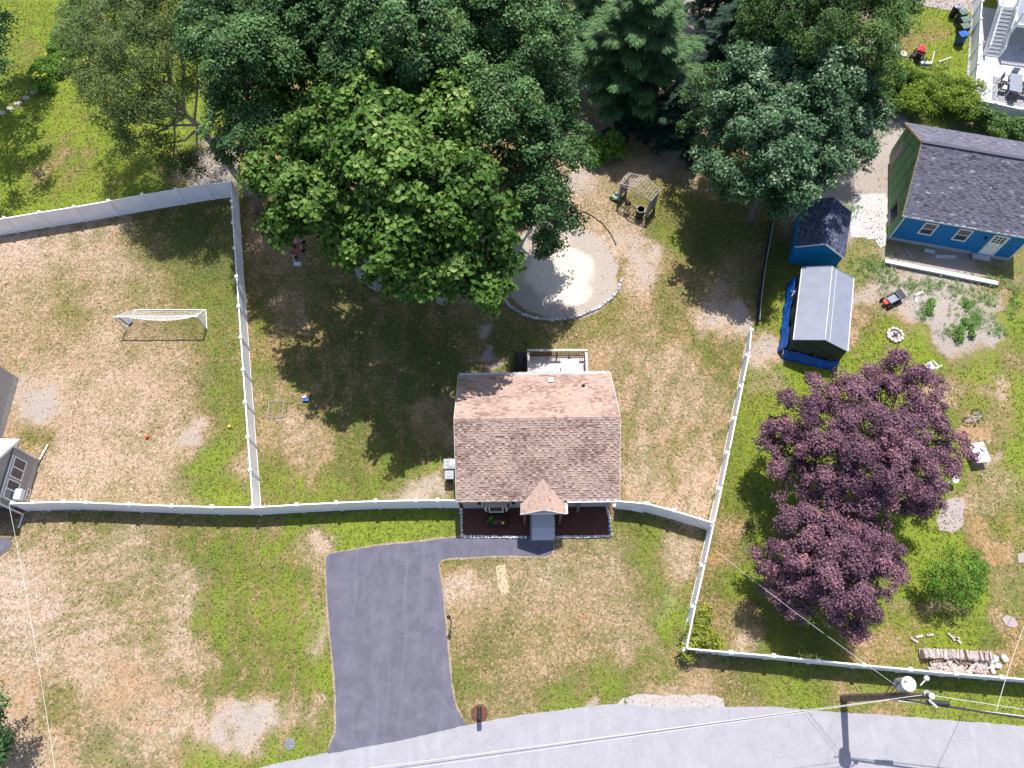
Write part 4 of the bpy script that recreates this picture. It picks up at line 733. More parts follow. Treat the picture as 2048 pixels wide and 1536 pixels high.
rp=[(1165,422),(1185,432),(1205,447),(1222,468),(1232,490)]; o=MB().tube([at(*p,.03) for p in rp],.035,6).build('edging_strip','rubber'); tag(o,'thin black garden edging strip along the far side of the sand area','edging')
# small round bed by the big tree
b0=[(712,520),(711,535),(716,552),(730,568),(752,580),(775,583),(797,577),(812,566)]; b1=[at(*p) for p in b0]; t=thing('bed_edging','grey curved edging round a small bed under the big leafy tree','edging',b1[0])
MB(b1[0]).tube([p+Vector((0,0,.04)) for p in b1],.075,6).build('curb','stone_edge',t)
sheet('tree_bed',[(712,520),(711,535),(716,552),(730,568),(752,580),(775,583),(797,577),(812,566),(800,520),(750,500)],.010,'dirt','bare soil bed under the tree',warp=.02)
p=at(752,552); t=thing('garden_bench','small white bench half under the leaves in the curved bed','bench',(p.x,p.y,0),R(15))
MB().box((0,0,.42),(1.1,.35,.05)).build('seat','white_paint',t); MB().box((0,.2,.75),(1.1,.05,.3)).build('backrest','white_paint',t)
for sx in (-1,1): MB().box((sx*.45,0,.21),(.06,.34,.42)).build('leg','white_paint',t)
# tricycles and toys
def trike(label,px,py,rz,c1,c2):
    p=at(px,py); t=thing('tricycle',label,'tricycle',(p.x,p.y,0),rz,'tricycles under the tree')
    MB().tube([(0,-.3,.2),(0,.05,.3),(0,.35,.45)],.035,6).build('frame',c1,t); MB().box((0,-.18,.36),(.24,.26,.06)).build('seat',c2,t)
    MB().tube([(-.22,.3,.58),(0,.36,.55),(.22,.3,.58)],.02,6).build('handlebar','plastic_white',t)
    for x,y,r_ in ((0,.38,.17),(-.24,-.32,.12),(.24,-.32,.12)): MB().tube([(x-.035,y,r_),(x+.035,y,r_)],r_,12).build('wheel','rubber',t)
    return t
trike('pink and black tricycle nearest the hanging leaves',598,488,R(-80),'toy_pink','toy_pink'); trike('red tricycle with silver handlebars below the pink one',598,508,R(-60),'toy_red','toy_red')
p=at(590,515); t=thing('push_bar','white tubular push bar lying left of the red tricycle','frame',(p.x,p.y,0),R(12))
MB().tube([(-.12,-.5,.05),(-.12,.5,.05),(.1,.5,.05)],.025,6).tube([(0,-.5,.05),(0,.45,.05)],.025,6).build('tube','white_metal',t)
p=at(596,530); o=MB().box((0,0,.14),(.55,.28,.26)).build('toy_box','plastic_white',loc=(p.x,p.y,0)); bv=o.modifiers.new('b','BEVEL'); bv.width=.06; tag(o,'small white rounded toy box on the grass below the tricycles','toy')
p=at(613,797); t=thing('toy_slide','small blue and white toy with a yellow bat on the shaded lawn','toy',(p.x,p.y,0))
MB().box((0,-.1,.15),(.42,.3,.1)).build('base','toy_blue',t); MB().box((-.08,.02,.26),(.22,.2,.16)).build('block','plastic_white',t); MB().tube([(.1,0,.15),(.25,.35,.3)],.05,8).build('bat','toy_yellow',t); MB().ball((-.1,.1,.38),.06).build('knob','toy_red',t)
# faint wooden square frame on the lawn
q=[at(*p) for p in ((538,803),(567,803),(565,835),(536,835))]; t=thing('sandbox_frame','faint thin pale square frame flat on the left lawn','frame',q[0])
for a,b2 in zip(q,q[1:]+q[:1]): MB(q[0]).bar(a+Vector((0,0,.03)),b2+Vector((0,0,.03)),.06,.03).build('side','weathered',t)
# ================================================================ front yard
p=at(903,1243); t=thing('lamp_post','thin black lamp post on the lawn beside the driveway','lamp post',(p.x,p.y,0))
MB().tube([(0,0,0),(0,0,1.8)],.035,8).build('post','black_metal',t); MB().lathe((0,0,1.78),[(.05,0),(.11,.05),(.12,.22),(.03,.3)],8).build('lantern','black_metal',t)
p=at(961,1427); t=thing('mailbox','black mailbox on a post in a rusty brown mulch ring','mailbox',(p.x,p.y,0),R(3))
MB().box((0,0,.55),(.1,.1,1.1)).build('post','black_metal',t)
m=MB(); n=8; vs=[];L0=.62
for y in (-L0/2,L0/2):
    for k in range(n+1): a=PI*k/n; vs.append((.13*math.cos(a),y,1.25+.12*math.sin(a)))
    vs+=[(-.13,y,1.1),(.13,y,1.1)]
kk=n+3; m.add(vs,[tuple(range(kk-1,-1,-1)),tuple(range(kk,2*kk))]+[(i,(i+1)%kk,kk+(i+1)%kk,kk+i) for i in range(kk)]); m.build('box','black_metal',t); MB().box((.15,-.1,1.28),(.02,.05,.16)).build('flag','toy_red',t)
p=at(959,1427); o=MB().lathe((0,0,0),[(.48,0),(.46,.025),(.1,.05)],20).build('mulch_ring','rust',loc=(p.x,p.y,.0)); tag(o,'reddish brown mulch ring around the mailbox post','mulch ring')
p=at(580,1488); t=thing('drain_cover','dark oval drain cover in a worn patch of the left front lawn','drain',(p.x,p.y,0)); MB().lathe((0,0,0),[(.32,0),(.30,.03)],18).build('rim','bin_grey',t)
for k in range(5): MB().box((0,-.2+k*.1,.04),(.42-abs(k-2)*.06,.05,.03)).build('grate_bar','bin_grey',t)
sheet('straw_patch',[(992,1132),(1010,1128),(1014,1150),(1020,1185),(1004,1190),(996,1172)],.008,'straw_patch','pale straw coloured rectangle of dead lawn',warp=.03)
p=at(1375,1012); 
# downspout splash at right of roof handled with the house
# ================================================================ left neighbour's grey house
W0=at(38,757); 
gh=thing('grey_house','grey clapboard house cut off by the left edge, with white windows and gutters','house',at(79,921)); G0=at(79,921)
def wallface(a,b2,z0,z1,thick,nm,mt,par=gh,off=G0):
    d=(b2-a).normalized(); n=Vector((-d.y,d.x,0)); m=MB(off); m.poly([tuple(a[:2]),tuple(b2[:2]),tuple((b2-n*-thick)[:2]),tuple((a-n*-thick)[:2])],z0,z1); return m.build(nm,mt,par)
a1,a2=at(38,757),at(0,893); a2=a1+(a2-a1)*1.6
# wing A (upper left): footprint goes to the left
def block(fp,z0,z1,nm,mt): m=MB(G0); m.poly([tuple(p[:2]) for p in fp],z0,z1); return m.build(nm,mt,gh)
dA=(a2-a1).normalized(); nA=Vector((dA.y,-dA.x,0)); nA=nA if nA.x<0 else -nA
block([a1,a2,a2+nA*9,a1+nA*9],0,.75,'foundation','foundation')
fpA=[a1+nA*.05+dA*.05,a2+nA*.05,a2+nA*8.9,a1+nA*8.9+dA*.05]; block(fpA,.75,3.2,'wall','siding_grey')
cb=MB(G0)
for k in range(17): z=.8+k*.14; cb.bar(a1+Vector((0,0,z))+dA*.05,a2+Vector((0,0,z)),.03,.12)
for k in range(17): pass
cb.build('clapboard','siding_grey',gh)
m=MB(G0); m.poly([tuple((a1-nA*.3-dA*.3)[:2]),tuple((a2-nA*.3)[:2]),tuple((a2+nA*9)[:2]),tuple((a1+nA*9-dA*.3)[:2])],3.2,3.4); 
m=MB(G0); r0,r1,r2,r3=a1-nA*.02-dA*.1,a2-nA*.02,a2+nA*4.5,a1+nA*4.5-dA*.1
m.add([r0+Vector((0,0,3.2)),r1+Vector((0,0,3.2)),r2+Vector((0,0,5.2)),r3+Vector((0,0,5.2)),r0+Vector((0,0,3.1)),r1+Vector((0,0,3.1)),r2+Vector((0,0,5.1)),r3+Vector((0,0,5.1))],[(0,1,2,3),(7,6,5,4),(0,4,5,1),(0,3,7,4),(1,5,6,2)],.5); m.build('roof','shingle_grey',gh)
b1,b2=at(79,921),at(50,1020); dB=(b2-b1).normalized(); nB=Vector((dB.y,-dB.x,0)); nB=nB if nB.x<0 else -nB
block([b1,b2,b2+nB*8,b1+nB*8],0,.45,'foundation','foundation')
block([b1+nB*.04+dB*.04,b2+nB*.04-dB*.04,b2+nB*7.9-dB*.04,b1+nB*7.9+dB*.04],.45,2.75,'wall','siding_grey')
cb=MB(G0)
for k in range(15): z=.52+k*.15; cb.bar(b1+Vector((0,0,z))+dB*.05,b2+Vector((0,0,z))-dB*.05,.028,.13)
cb.build('clapboard','siding_grey',gh)
Lb=(b2-b1).length
def onB(s,z,out=0): return b1+dB*s-nB*out+Vector((0,0,z))
def winB(s0,s1,z0,z1,split=True,nm='window'):
    m=MB(G0); 
    for z in (z0,z1): m.bar(onB(s0-.04,z,.05),onB(s1+.04,z,.05),.07,.09)
    for s in (s0,s1)+(((s0+s1)/2,) if split else ()): m.bar(onB(s,z0+.04,.05),onB(s,z1-.04,.05),.06,.07,up=-nB)
    f=m.build(nm,'white_paint',gh); MB(G0).bar(onB(s0,(z0+z1)/2,.03),onB(s1,(z0+z1)/2,.03),.02,z1-z0-.05).build('pane','glass_dark',f); return f
winB(.55,1.75,1.25,2.4); winB(1.95,3.1,1.25,2.4); winB(2.0,2.7,.12,.38,True,'basement_window')
MB(G0).bar(onB(2.35,1.42,.28),onB(3.0,1.42,.28),.5,.36).build('window_air_conditioner','plastic_white',gh)
MB(G0).bar(onB(.5,2.62,.05),onB(3.2,2.62,.05),.04,.1).build('trim','white_paint',gh)
# roof of wing B
m=MB(G0); ov=.35
q0,q1=b1-nB*ov-dB*ov,b2-nB*ov+dB*ov; q2,q3=b2+nB*4.2+dB*ov,b1+nB*4.2-dB*ov
ap=(b1+b2)/2
m=MB(G0); e0=b1-nB*.25-dB*.4+Vector((0,0,2.75)); e1=b1+nB*8-dB*.4+Vector((0,0,2.75)); f0=b2-nB*.25+dB*.4+Vector((0,0,2.75)); f1=b2+nB*8+dB*.4+Vector((0,0,2.75)); h0=ap-nB*.25+Vector((0,0,4.3)); h1=ap+nB*8+Vector((0,0,4.3))
def sheetroof(a,b_,c,d,nm='roof'):
    dn=Vector((0,0,-.12)); m=MB(G0); m.add([a,b_,c,d,a+dn,b_+dn,c+dn,d+dn],[(0,1,2,3),(7,6,5,4),(0,4,5,1),(1,5,6,2),(2,6,7,3),(3,7,4,0)],.5); return m.build(nm,'shingle_grey',gh)
sheetroof(e0,e1,h1,h0); sheetroof(f1,f0,h0,h1)
m=MB(G0); gp_=[b1+nB*.04+Vector((0,0,2.7)),b2+nB*.04+Vector((0,0,2.7)),ap+nB*.04+Vector((0,0,4.15))]; gp2=[p+nB*.15 for p in gp_]; m.add(gp_+gp2,[(0,1,2),(3,5,4),(0,3,4,1)]); m.build('gable_wall','siding_grey',gh)
m=MB(G0); m.bar(e0,h0,.03,.15); m.bar(f0,h0,.03,.15); m.build('rake_board','white_paint',gh)
m=MB(G0); m.bar(e0+Vector((0,0,-.02)),e1+Vector((0,0,-.02)),.12,.12); m.build('gutter','white_metal',gh)
MB(G0).tube([b1-nB*.2+dB*-.25+Vector((0,0,2.62)),b1-nB*.06+dB*.02+Vector((0,0,2.4)),b1-nB*.08+dB*.0+Vector((0,0,.15)),at(96,889,.06)],.055,8).build('downspout','white_metal',gh)
MB(G0).tube([b2-nB*.2+dB*.3+Vector((0,0,2.62)),b2-nB*.1+dB*.3+Vector((0,0,2.4)),b2-nB*.1+dB*.35+Vector((0,0,.2)),at(37,1056,.06)],.06,8).build('downspout','white_metal',gh)
block([b2+dB*.02,b2+dB*.6+nB*.5,b2+dB*.6+nB*8,b2+dB*.02+nB*8],0,.5,'porch_base','brown_wood')
sheet('side_driveway',[(0,1075),(22,1076),(25,1085),(18,1100),(0,1112),(-400,1200),(-400,1060)],.02,'asphalt','edge of a dark driveway at the left',warp=.03)
# ================================================================ blue garage under construction
GA=Vector((27.2,32.6,0)); gyaw=math.atan2(30.7-32.6,35.4-27.2); gar=thing('blue_garage','unfinished blue garage with dark shingle roof and green sheathed end wall','garage',GA,gyaw)
GL,GD,ge,gr_=8.5,8.3,3.12,5.65
MB().box((GL/2,GD/2,.16),(GL,GD,.32)).build('foundation','foundation',gar)
MB().box((GL/2,.06,(ge+.3)/2),(GL,.12,ge-.34)).build('wall','blue_siding',gar)
MB().box((GL/2,GD-.06,(ge+.3)/2),(GL,.12,ge-.34)).build('wall','blue_siding',gar); MB().box((GL-.06,GD/2,(ge+.3)/2),(.12,GD-.24,ge-.34)).build('wall','blue_siding',gar)
# green end wall with openings
oy0,oy1=2.4,3.6
gw=MB()
for y0,y1,z0 in ((.0,.9,.3),(.9,2.3,1.9),(2.3,GD,.3)): gw.box((.0,(y0+y1)/2,(z0+ge-.05)/2),(.12,y1-y0-.01,ge-.05-z0),t=None)
gwo=gw.build('end_wall','green_sheath',gar)
m=MB(); m.add([(-.06,.0,ge-.04),(-.06,GD,ge-.04),(-.06,GD/2,gr_-.15),(.06,.0,ge-.04),(.06,GD,ge-.04),(.06,GD/2,gr_-.15)],[(0,2,1),(3,4,5),(0,1,4,3),(1,2,5,4),(2,0,3,5)]); m.build('gable_wall','green_sheath',gar)
for k in range(1,7):
    y=k*1.22; zt_=ge+(gr_-ge)*(1-abs(y-GD/2)/(GD/2))-.25; z0=1.95 if .9<y<2.3 else .35
    MB().box((-.069,y,(z0+zt_)/2),(.01,.05,zt_-z0)).build('seam_tape','tape_black',gwo)
    for j in range(int((zt_-z0)/.4)):
        MB().box((-.068,y+.35,z0+.25+j*.4),(.008,.045,.2)).build('printed_mark','tape_black',gwo)
for y0,y1,z0,z1 in ((2.6,3.9,2.9,3.9),(5.2,6.3,3.9,3.2)): MB().bar((-.072,y0,z0),(-.072,y1,z1),.012,.05).build('seam_tape','tape_black',gwo)
MB().box((-.03,1.6,1.86),(.14,1.5,.1)).build('header','osb',gar)
MB().box((-.07,GD-1.3,1.4),(.02,.9,1.9)).build('sheathing_strip','weathered',gar)
hy=GD/2+.2; 
rf=MB(); sl2=(gr_-ge)/(GD/2)
for sg in (-1,1):
    yE=GD/2+sg*hy; zE=gr_-sl2*hy
    rf.add([(-.25,yE,zE),(GL+.25,yE,zE),(GL+.25,GD/2,gr_),(-.25,GD/2,gr_),(-.25,yE,zE-.12),(GL+.25,yE,zE-.12),(GL+.25,GD/2,gr_-.12),(-.25,GD/2,gr_-.12)],[(0,1,2,3) if sg<0 else (3,2,1,0),(4,7,6,5),(0,4,5,1),(0,3,7,4),(1,5,6,2)],.4)
rfo=rf.build('roof','shingle_charcoal',gar); LL=math.hypot(hy,sl2*hy); ca_,sa_=hy/LL,sl2*hy/LL; zE=gr_-sl2*hy
o=shingles(lambda u,v,n:(-.25+u,GD/2-hy+v*ca_-n*sa_,zE+v*sa_+n*ca_),GL+.5,LL,.145,.32,21,None).build('shingle_field','shingle_charcoal',rfo); o['kind']='stuff'
o=shingles(lambda u,v,n:(GL+.25-u,GD/2+hy-v*ca_+n*sa_,zE+v*sa_+n*ca_),GL+.5,LL,.145,.32,22,None,.008).build('shingle_field','shingle_charcoal',rfo); o['kind']='stuff'
m=MB().bar((-.27,GD/2,gr_+.03),(GL+.27,GD/2,gr_+.03),.24,.03,t=.25); m.build('ridge_vent','shingle_charcoal',rfo)
m=MB(); m.box((GL/2,GD/2-hy-.012,zE-.06),(GL+.5,.02,.13)); m.build('fascia','white_paint',gar)
for sg in (-1,1): MB().bar((-.262,GD/2+sg*hy,zE-.06),(-.262,GD/2,gr_-.06),.02,.14).build('rake_board','osb',gar)
MB().box((.05,-.012,1.55),(.1,.03,2.5)).box((GL-.05,-.012,1.55),(.1,.03,2.5)).build('corner_trim','white_paint',gar)
def gwin(x,z0,z1,w):
    f=MB().box((x,-.03,z1),(w,.06,.09)).box((x,-.03,z0),(w,.06,.09)).box((x-w/2+.04,-.03,(z0+z1)/2),(.08,.06,z1-z0-.1)).box((x+w/2-.04,-.03,(z0+z1)/2),(.08,.06,z1-z0-.1)).box((x,-.03,(z0+z1)/2),(w-.17,.05,.05)).build('window','white_paint',gar)
    MB().box((x,-.01,(z0+z1)/2),(w-.1,.012,z1-z0-.05)).build('pane','glass_dark',f)
gwin(2.0,1.3,2.5,.95); gwin(4.35,1.3,2.5,.95)
dr=MB().box((6.75,-.02,1.42),(1.0,.05,2.15)).build('door','white_paint',gar); m=MB()
for i in range(3):
    for j in range(3): MB().box((6.75-.27+i*.27,-.05,2.30-j*.24),(.2,.014,.18)).build('pane','glass_dark',dr)
MB().box((6.25,-.045,1.42),(.07,.06,2.2)).box((7.25,-.045,1.42),(.07,.06,2.2)).box((6.75,-.045,2.53),(1.07,.06,.07)).build('door_frame','white_metal',dr)
MB().ball((6.38,-.09,1.3),.04).build('handle','black_metal',dr); MB().box((5.85,-.08,2.05),(.12,.14,.16)).build('lamp','black_metal',gar)
t=thing('door_step','greenish timber step below the garage door','step',GA+Matrix.Rotation(gyaw,3,'Z')@Vector((6.5,-.3,0)),gyaw); MB().box((0,0,.14),(1.2,.4,.28)).build('block','weathered',t); MB().box((0,0,.295),(1.24,.44,.03)).build('tread','stone_pale',t)
for lb,(pa,pb),wd in (('short pale plank on the dirt under the first garage window',((1849,500),(1869,504)),.28),('longer pale plank below the garage wall between windows and step',((1871,513),(1912,514)),.26),('thin light stick on the shaded dirt at the garage corner',((1810,497),(1823,515)),.05)):
    a,c=at(*pa,.04),at(*pb,.04); o=MB(a).bar(a,c,wd,.05).build('plank','cedar_light' if wd<.1 else 'stone_pale',loc=a); tag(o,lb,'plank')
a,c=at(1770,522,.25),at(1995,567,.25); t=thing('long_white_beam','long white siding beam lying in front of the blue garage with a red end','beam',a); MB(a).bar(a,c,.3,.14).build('beam','white_metal',t)
u=(c-a).normalized(); MB(a).bar(c+u*.005,c+u*.12,.2,.15).build('red_end','toy_red',t); 
for f in (.06,.5,.94): q=a.lerp(c,f); MB(a).box((q.x,q.y,.09),(.12,.5,.17)).build('support','cedar',t)
for lb,pa,pb in (('left of two crossed light sticks under the white beam',(1779,541),(1790,531)),('right of two crossed light sticks under the white beam',(1787,531),(1793,543))):
    a,c=at(*pa,.03),at(*pb,.05); o=MB(a).bar(a,c,.05,.04).build('stick','cedar_light',loc=a); tag(o,lb,'stick')
# ================================================================ blue shed
def gabled(t,hw,hl,zw,ze,zr,wallm,roofm,ov=.12,th=.07,tb=.02):
    MB().box((0,0,zw/2),(2*hw,2*hl,zw)).build('wall',wallm,t)
    for sy in (-1,1):
        m=MB(); m.add([(-hw,sy*(hl-.02),zw),(hw,sy*(hl-.02),zw),(0,sy*(hl-.02),zr-.1),(-hw,sy*(hl-.08),zw),(hw,sy*(hl-.08),zw),(0,sy*(hl-.08),zr-.1)],[(0,1,2),(3,5,4),(0,3,4,1),(1,4,5,2),(2,5,3,0)]); m.build('gable_wall',wallm,t)
    X=hw+ov; Y=hl+ov; m=MB()
    for sg in (-1,1): m.add([(sg*X,-Y,ze),(sg*X,Y,ze),(0,Y,zr),(0,-Y,zr),(sg*X,-Y,ze-th),(sg*X,Y,ze-th),(0,Y,zr-th),(0,-Y,zr-th)],[(0,1,2,3),(7,6,5,4),(0,4,5,1),(0,3,7,4),(1,5,6,2)],.4)
    return m.build('roof',roofm,t),X,Y
shed=thing('blue_shed','small blue shed with dark shingle roof and white gable trim','shed',(21.7,32.05,0),R(-17)); ro,X,Y=gabled(shed,1.6,1.95,1.9,1.98,3.05,'blue_shed','shingle_blue')
LL=math.hypot(X,3.05-1.98); ca_,sa_=X/LL,(3.05-1.98)/LL
for sg in (-1,1):
    o=shingles(lambda u,v,n:(sg*(X-v*ca_+n*sa_),-Y+u if sg>0 else Y-u,1.98+v*sa_+n*ca_),2*Y,LL,.14,.28,31+sg,None,.012).build('shingle_field','shingle_blue',ro); o['kind']='stuff'
    MB().bar((sg*X,-Y-.012,1.94),(0,-Y-.012,3.01),.02,.10).build('rake_board','white_paint',shed)
src=MB().box((0,-1.962,1.0),(.02,.022,1.95)).build('batten','blue_shed',shed,loc=(-1.5,0,0))
for k in range(1,16): inst('batten',src,shed,(-1.5+k*.2,0,0))
for k in range(5): MB().box((-1.2+k*.6,-1.958,2.1+.0*k+(.45 if k in(1,3) else (.75 if k==2 else .08))*.45),(.02,.022,(.45 if k in(1,3) else (.75 if k==2 else .08)))).build('batten','blue_shed',shed)
# ================================================================ tarp shelter
tarp=thing('tarp_shelter','grey topped fabric shelter with dark sides and blue tarp skirt','shelter',(20.62,25.55,0),R(-14.4))
hw,hl,ze,zr=1.72,2.85,2.05,2.85
def drape(a,b_,z0,z1,nm,mt,seed,out=.12,n=26,rows=8,flare=0):
    rs=random.Random(seed); a,b_=Vector(a),Vector(b_); u=(b_-a); nrm=Vector((u.y,-u.x,0)).normalized(); ph=[rs.random()*6 for _ in range(4)]
    vs=[];fs=[]
    for j in range(rows+1):
        for i in range(n+1):
            f=i/n; g=j/rows; w=out*(1-g)*(math.sin(f*23+ph[0])*.5+math.sin(f*41+ph[1]+g*3)*.3+.6)+rs.uniform(-.012,.012)
            p=a+u*f+nrm*(w+flare*(1-g)**1.3); vs.append((p.x,p.y,(z0(f) if callable(z0) else z0)+g*((z1(f) if callable(z1) else z1)-(z0(f) if callable(z0) else z0))))
    for j in range(rows):
        for i in range(n): q=j*(n+1)+i; fs.append((q,q+1,q+n+2,q+n+1))
    m=MB(); m.add(vs,fs); o=m.build(nm,mt,tarp,smooth=True); so_=o.modifiers.new('s','SOLIDIFY'); so_.thickness=.01; return o
drape((-hw,-hl,0),(hw,-hl,0),.45,lambda f:ze-.1+(zr-ze)*(1-abs(2*f-1)),'end_wall','tarp_dark',1,.10)
drape((hw,hl,0),(-hw,hl,0),.1,lambda f:ze-.1+(zr-ze)*(1-abs(2*f-1)),'end_wall','tarp_dark',2,.06)
drape((hw,-hl,0),(hw,hl,0),.1,ze-.05,'side_wall','tarp_dark',3); drape((-hw,hl,0),(-hw,-hl,0),.75,ze-.05,'side_wall','tarp_dark',4,.16)
drape((-hw-.14,-hl-.14,0),(hw+.05,-hl-.14,0),.02,lambda f:.62+.12*math.sin(f*7),'tarp_skirt','tarp_blue',5,.06,30,6,.34)
drape((-hw-.16,hl,0),(-hw-.16,-hl-.1,0),.02,lambda f:.95+.25*math.sin(f*9),'tarp_skirt','tarp_blue',6,.07,40,6,.22)
m=MB(); nU,nV=10,16
def rp_(u,v):
    x=(u*2-1)*(hw+.06); z=zr-(zr-ze)*abs(u*2-1); s_=.02*math.sin(v*PI*4)**2*(1-abs(u*2-1)); return (x,-hl-.05+v*(2*hl+.1),z-s_)
vs=[rp_(i/nU,j/nV) for j in range(nV+1) for i in range(nU+1)]; fs=[(j*(nU+1)+i,j*(nU+1)+i+1,(j+1)*(nU+1)+i+1,(j+1)*(nU+1)+i) for j in range(nV) for i in range(nU)]
m.add(vs,fs); o=m.build('roof_cover','tarp_grey',tarp); so_=o.modifiers.new('s','SOLIDIFY'); so_.thickness=.02
for sx in (-1,1): MB().tube([(sx*(hw+.05),-hl-.05,ze+.01),(sx*(hw+.05),hl+.05,ze+.01)],.035,6).build('edge_pole','plastic_white',tarp)
for y in (-hl-.06,hl+.06): MB().tube([(-hw-.05,y,ze+.01),(0,y,zr+.01),(hw+.05,y,ze+.01)],.028,6).build('edge_pole','tarp_grey',tarp)
MB().tube([(.0,-hl,zr+.02),(.0,hl,zr+.02)],.03,6).build('ridge_pole','plastic_white',tarp); MB().tube([(.35,-hl,zr-.13),(.35,hl,zr-.13)],.018,6).build('seam','plastic_white',tarp)
MB().tube([(-2.0,1.6,.9),(-1.86,1.35,1.4),(-2.0,1.0,1.2)],.02,6).build('rope','net',tarp)
# ================================================================ right yard things
p=at(1780,603); t=thing('garden_cart','garden cart with grey tray, red frame and black wheels at the edge of the dirt','cart',(p.x,p.y,0),R(-62))
MB().box((0,0,.42),(.62,.75,.06)).box((.3,0,.52),(.03,.75,.2)).box((-.3,0,.52),(.03,.75,.2)).box((0,.37,.52),(.6,.03,.2)).build('tray','lid_grey',t); MB().box((0,.62,.5),(.7,.42,.2)).build('hopper','bin_black',t); MB().box((0,-.2,.3),(.3,1.0,.12)).build('frame','toy_red',t)
for sx in (-1,1):
    for y,r_ in ((.35,.2),(-.5,.17)): MB().tube([(sx*.3,y,r_),(sx*.42,y,r_)],r_,14).build('wheel','rubber',t)
fp=at(1789,671); t=thing('fire_pit','ring of pale stones round ash on the lawn','fire pit',(fp.x,fp.y,0)); MB().lathe((0,0,0),[(.42,0),(.40,.03),(.1,.05)],16).build('ash','dirt',t)
src=None
for k in range(11):
    a=k*2*PI/11
    if not src: src=MB().box((0,0,.1),(.25,.2,.2)).build('stone','boulder',t); bv=src.modifiers.new('b','BEVEL'); bv.width=.04; o=src
    else: o=src.copy(); col.objects.link(o); o.parent=t
    o.location=(.5*math.cos(a),.5*math.sin(a),0); o.rotation_euler=(0,0,a+PI/2+random.uniform(-.15,.15)); o.scale=(random.uniform(.9,1.15),random.uniform(.85,1.1),random.uniform(.8,1.1))
MB().bar((-.2,-.1,.12),(.2,.12,.16),.08).bar((-.05,.2,.1),(.1,-.2,.2),.07).build('charred_log','tarp_dark',t)
p=at(1855,738); t=thing('lawn_chair','white lawn chair beside the purple tree, seen from above','chair',(p.x,p.y,0),R(-150))
MB().box((0,0,.42),(.55,.55,.04)).build('seat','plastic_white',t); MB().box((0,.3,.75),(.55,.05,.6),rx=R(-15)).build('backrest','plastic_white',t); MB().box((.1,-.1,.46),(.25,.2,.05)).build('cushion','toy_blue',t)
for sx in (-1,1):
    MB().box((sx*.3,0,.62),(.06,.5,.03)).build('armrest','plastic_white',t)
    for sy in (-1,1): MB().box((sx*.25,sy*.24,.21),(.04,.04,.42)).build('leg','plastic_white',t)
def bike(label,px,py,rz,tilt,cl):
    p=at(px,py); t=thing('bicycle',label,'bicycle',(p.x,p.y,.05),rz); T=Matrix.Rotation(R(tilt),4,'Y')
    def q(x,y,z): return T@Vector((x,y,z))
    for y in (-.45,.45):
        m=MB(); m.tube([q(0,y+.28*math.cos(a*PI/10),.30+.28*math.sin(a*PI/10)) for a in range(21)],.025,6); w=m.build('wheel','rubber',t)
        m=MB(); [m.tube([q(0,y,.30),q(0,y+.27*math.cos(a*PI/4),.30+.27*math.sin(a*PI/4))],.005,3) for a in range(8)]; m.build('spoke','grey_metal',w)
    m=MB(); 
    for a,b2 in (((0,-.45,.3),(0,-.1,.3)),((0,-.45,.3),(0,-.15,.62)),((0,-.1,.3),(0,-.17,.72)),((0,-.1,.3),(0,.3,.62)),((0,-.15,.62),(0,.3,.66)),((0,.27,.78),(0,.45,.3))): m.tube([q(*a),q(*b2)],.02,6)
    m.build('frame',cl,t); MB().tube([q(-.25,.2,.82),q(0,.28,.8),q(.25,.2,.82)],.018,6).build('handlebar','black_metal',t); MB().box(q(0,-.18,.76),(.12,.22,.05)).build('saddle','black_metal',t)
bike('grey bicycle lying tilted on the dry grass right of the purple tree',1935,829,R(-50),62,'grey_metal')
p=at(1960,905,.7); t=thing('folding_table','white folding table with things on it, half hidden by purple leaves','table',(p.x,p.y,0),R(8))
o=MB().box((0,0,.72),(.95,1.3,.05)).build('tabletop','plastic_white',t); bv=o.modifiers.new('b','BEVEL'); bv.width=.02
for sx in (-1,1):
    for sy in (-1,1): MB().tube([(sx*.4,sy*.55,0),(sx*.4,sy*.55,.7)],.02,6).build('leg','grey_metal',t)
b0=Vector((p.x,p.y,0))
for (x,y,r_,lb,mt) in ((.2,.25,.17,'round white basin on the folding table','plastic_white'),(-.2,-.1,.11,'small silver pot on the folding table','grey_metal')):
    o=MB().lathe((0,0,0),[(r_*.7,0),(r_,.12),(r_*.9,.13),(r_*.6,.03)],14).build('basin',mt,loc=(p.x+x,p.y+y,.747)); tag(o,lb,'basin')
p=at(1962,950); t=thing('garden_stake','thin grey stake casting a line of shadow below the folding table','stake',(p.x,p.y,0)); MB().tube([(0,0,0),(0,0,.9)],.02,6).build('shaft','grey_metal',t); MB().box((0,0,.05),(.12,.12,.1)).build('foot','grey_metal',t)
p=at(1910,960,.6); t=thing('bird_bath','white round bird bath with a small bird figure on its rim','bird bath',(p.x,p.y,0)); MB().lathe((0,0,0),[(.1,0),(.05,.1),(.045,.55),(.20,.62),(.22,.68),(.15,.65)],16).build('basin','plastic_white',t); MB().ball((.08,.16,.75),.06,8,6,(1,1.6,1)).build('figure','plastic_white',t)
p1=[(1884,1010),(1897,998),(1925,996),(1932,1010),(1926,1030),(1928,1048),(1905,1066),(1880,1062),(1872,1040)]
sheet('dirt_patch',p1,.007,'concrete','pale bare dirt patch right of the purple trees',warp=.08)
sheet('stone_slab',[(2003,1238),(2012,1230),(2028,1236),(2036,1250),(2028,1256),(2012,1252)],.05,'concrete','flat grey slab in the lawn',thick=.08,warp=.03)
sheet('stone_slab_small',[(2034,1108),(2048,1105),(2052,1125),(2036,1126)],.05,'concrete','small flat slab at the right edge',thick=.08,warp=.03)
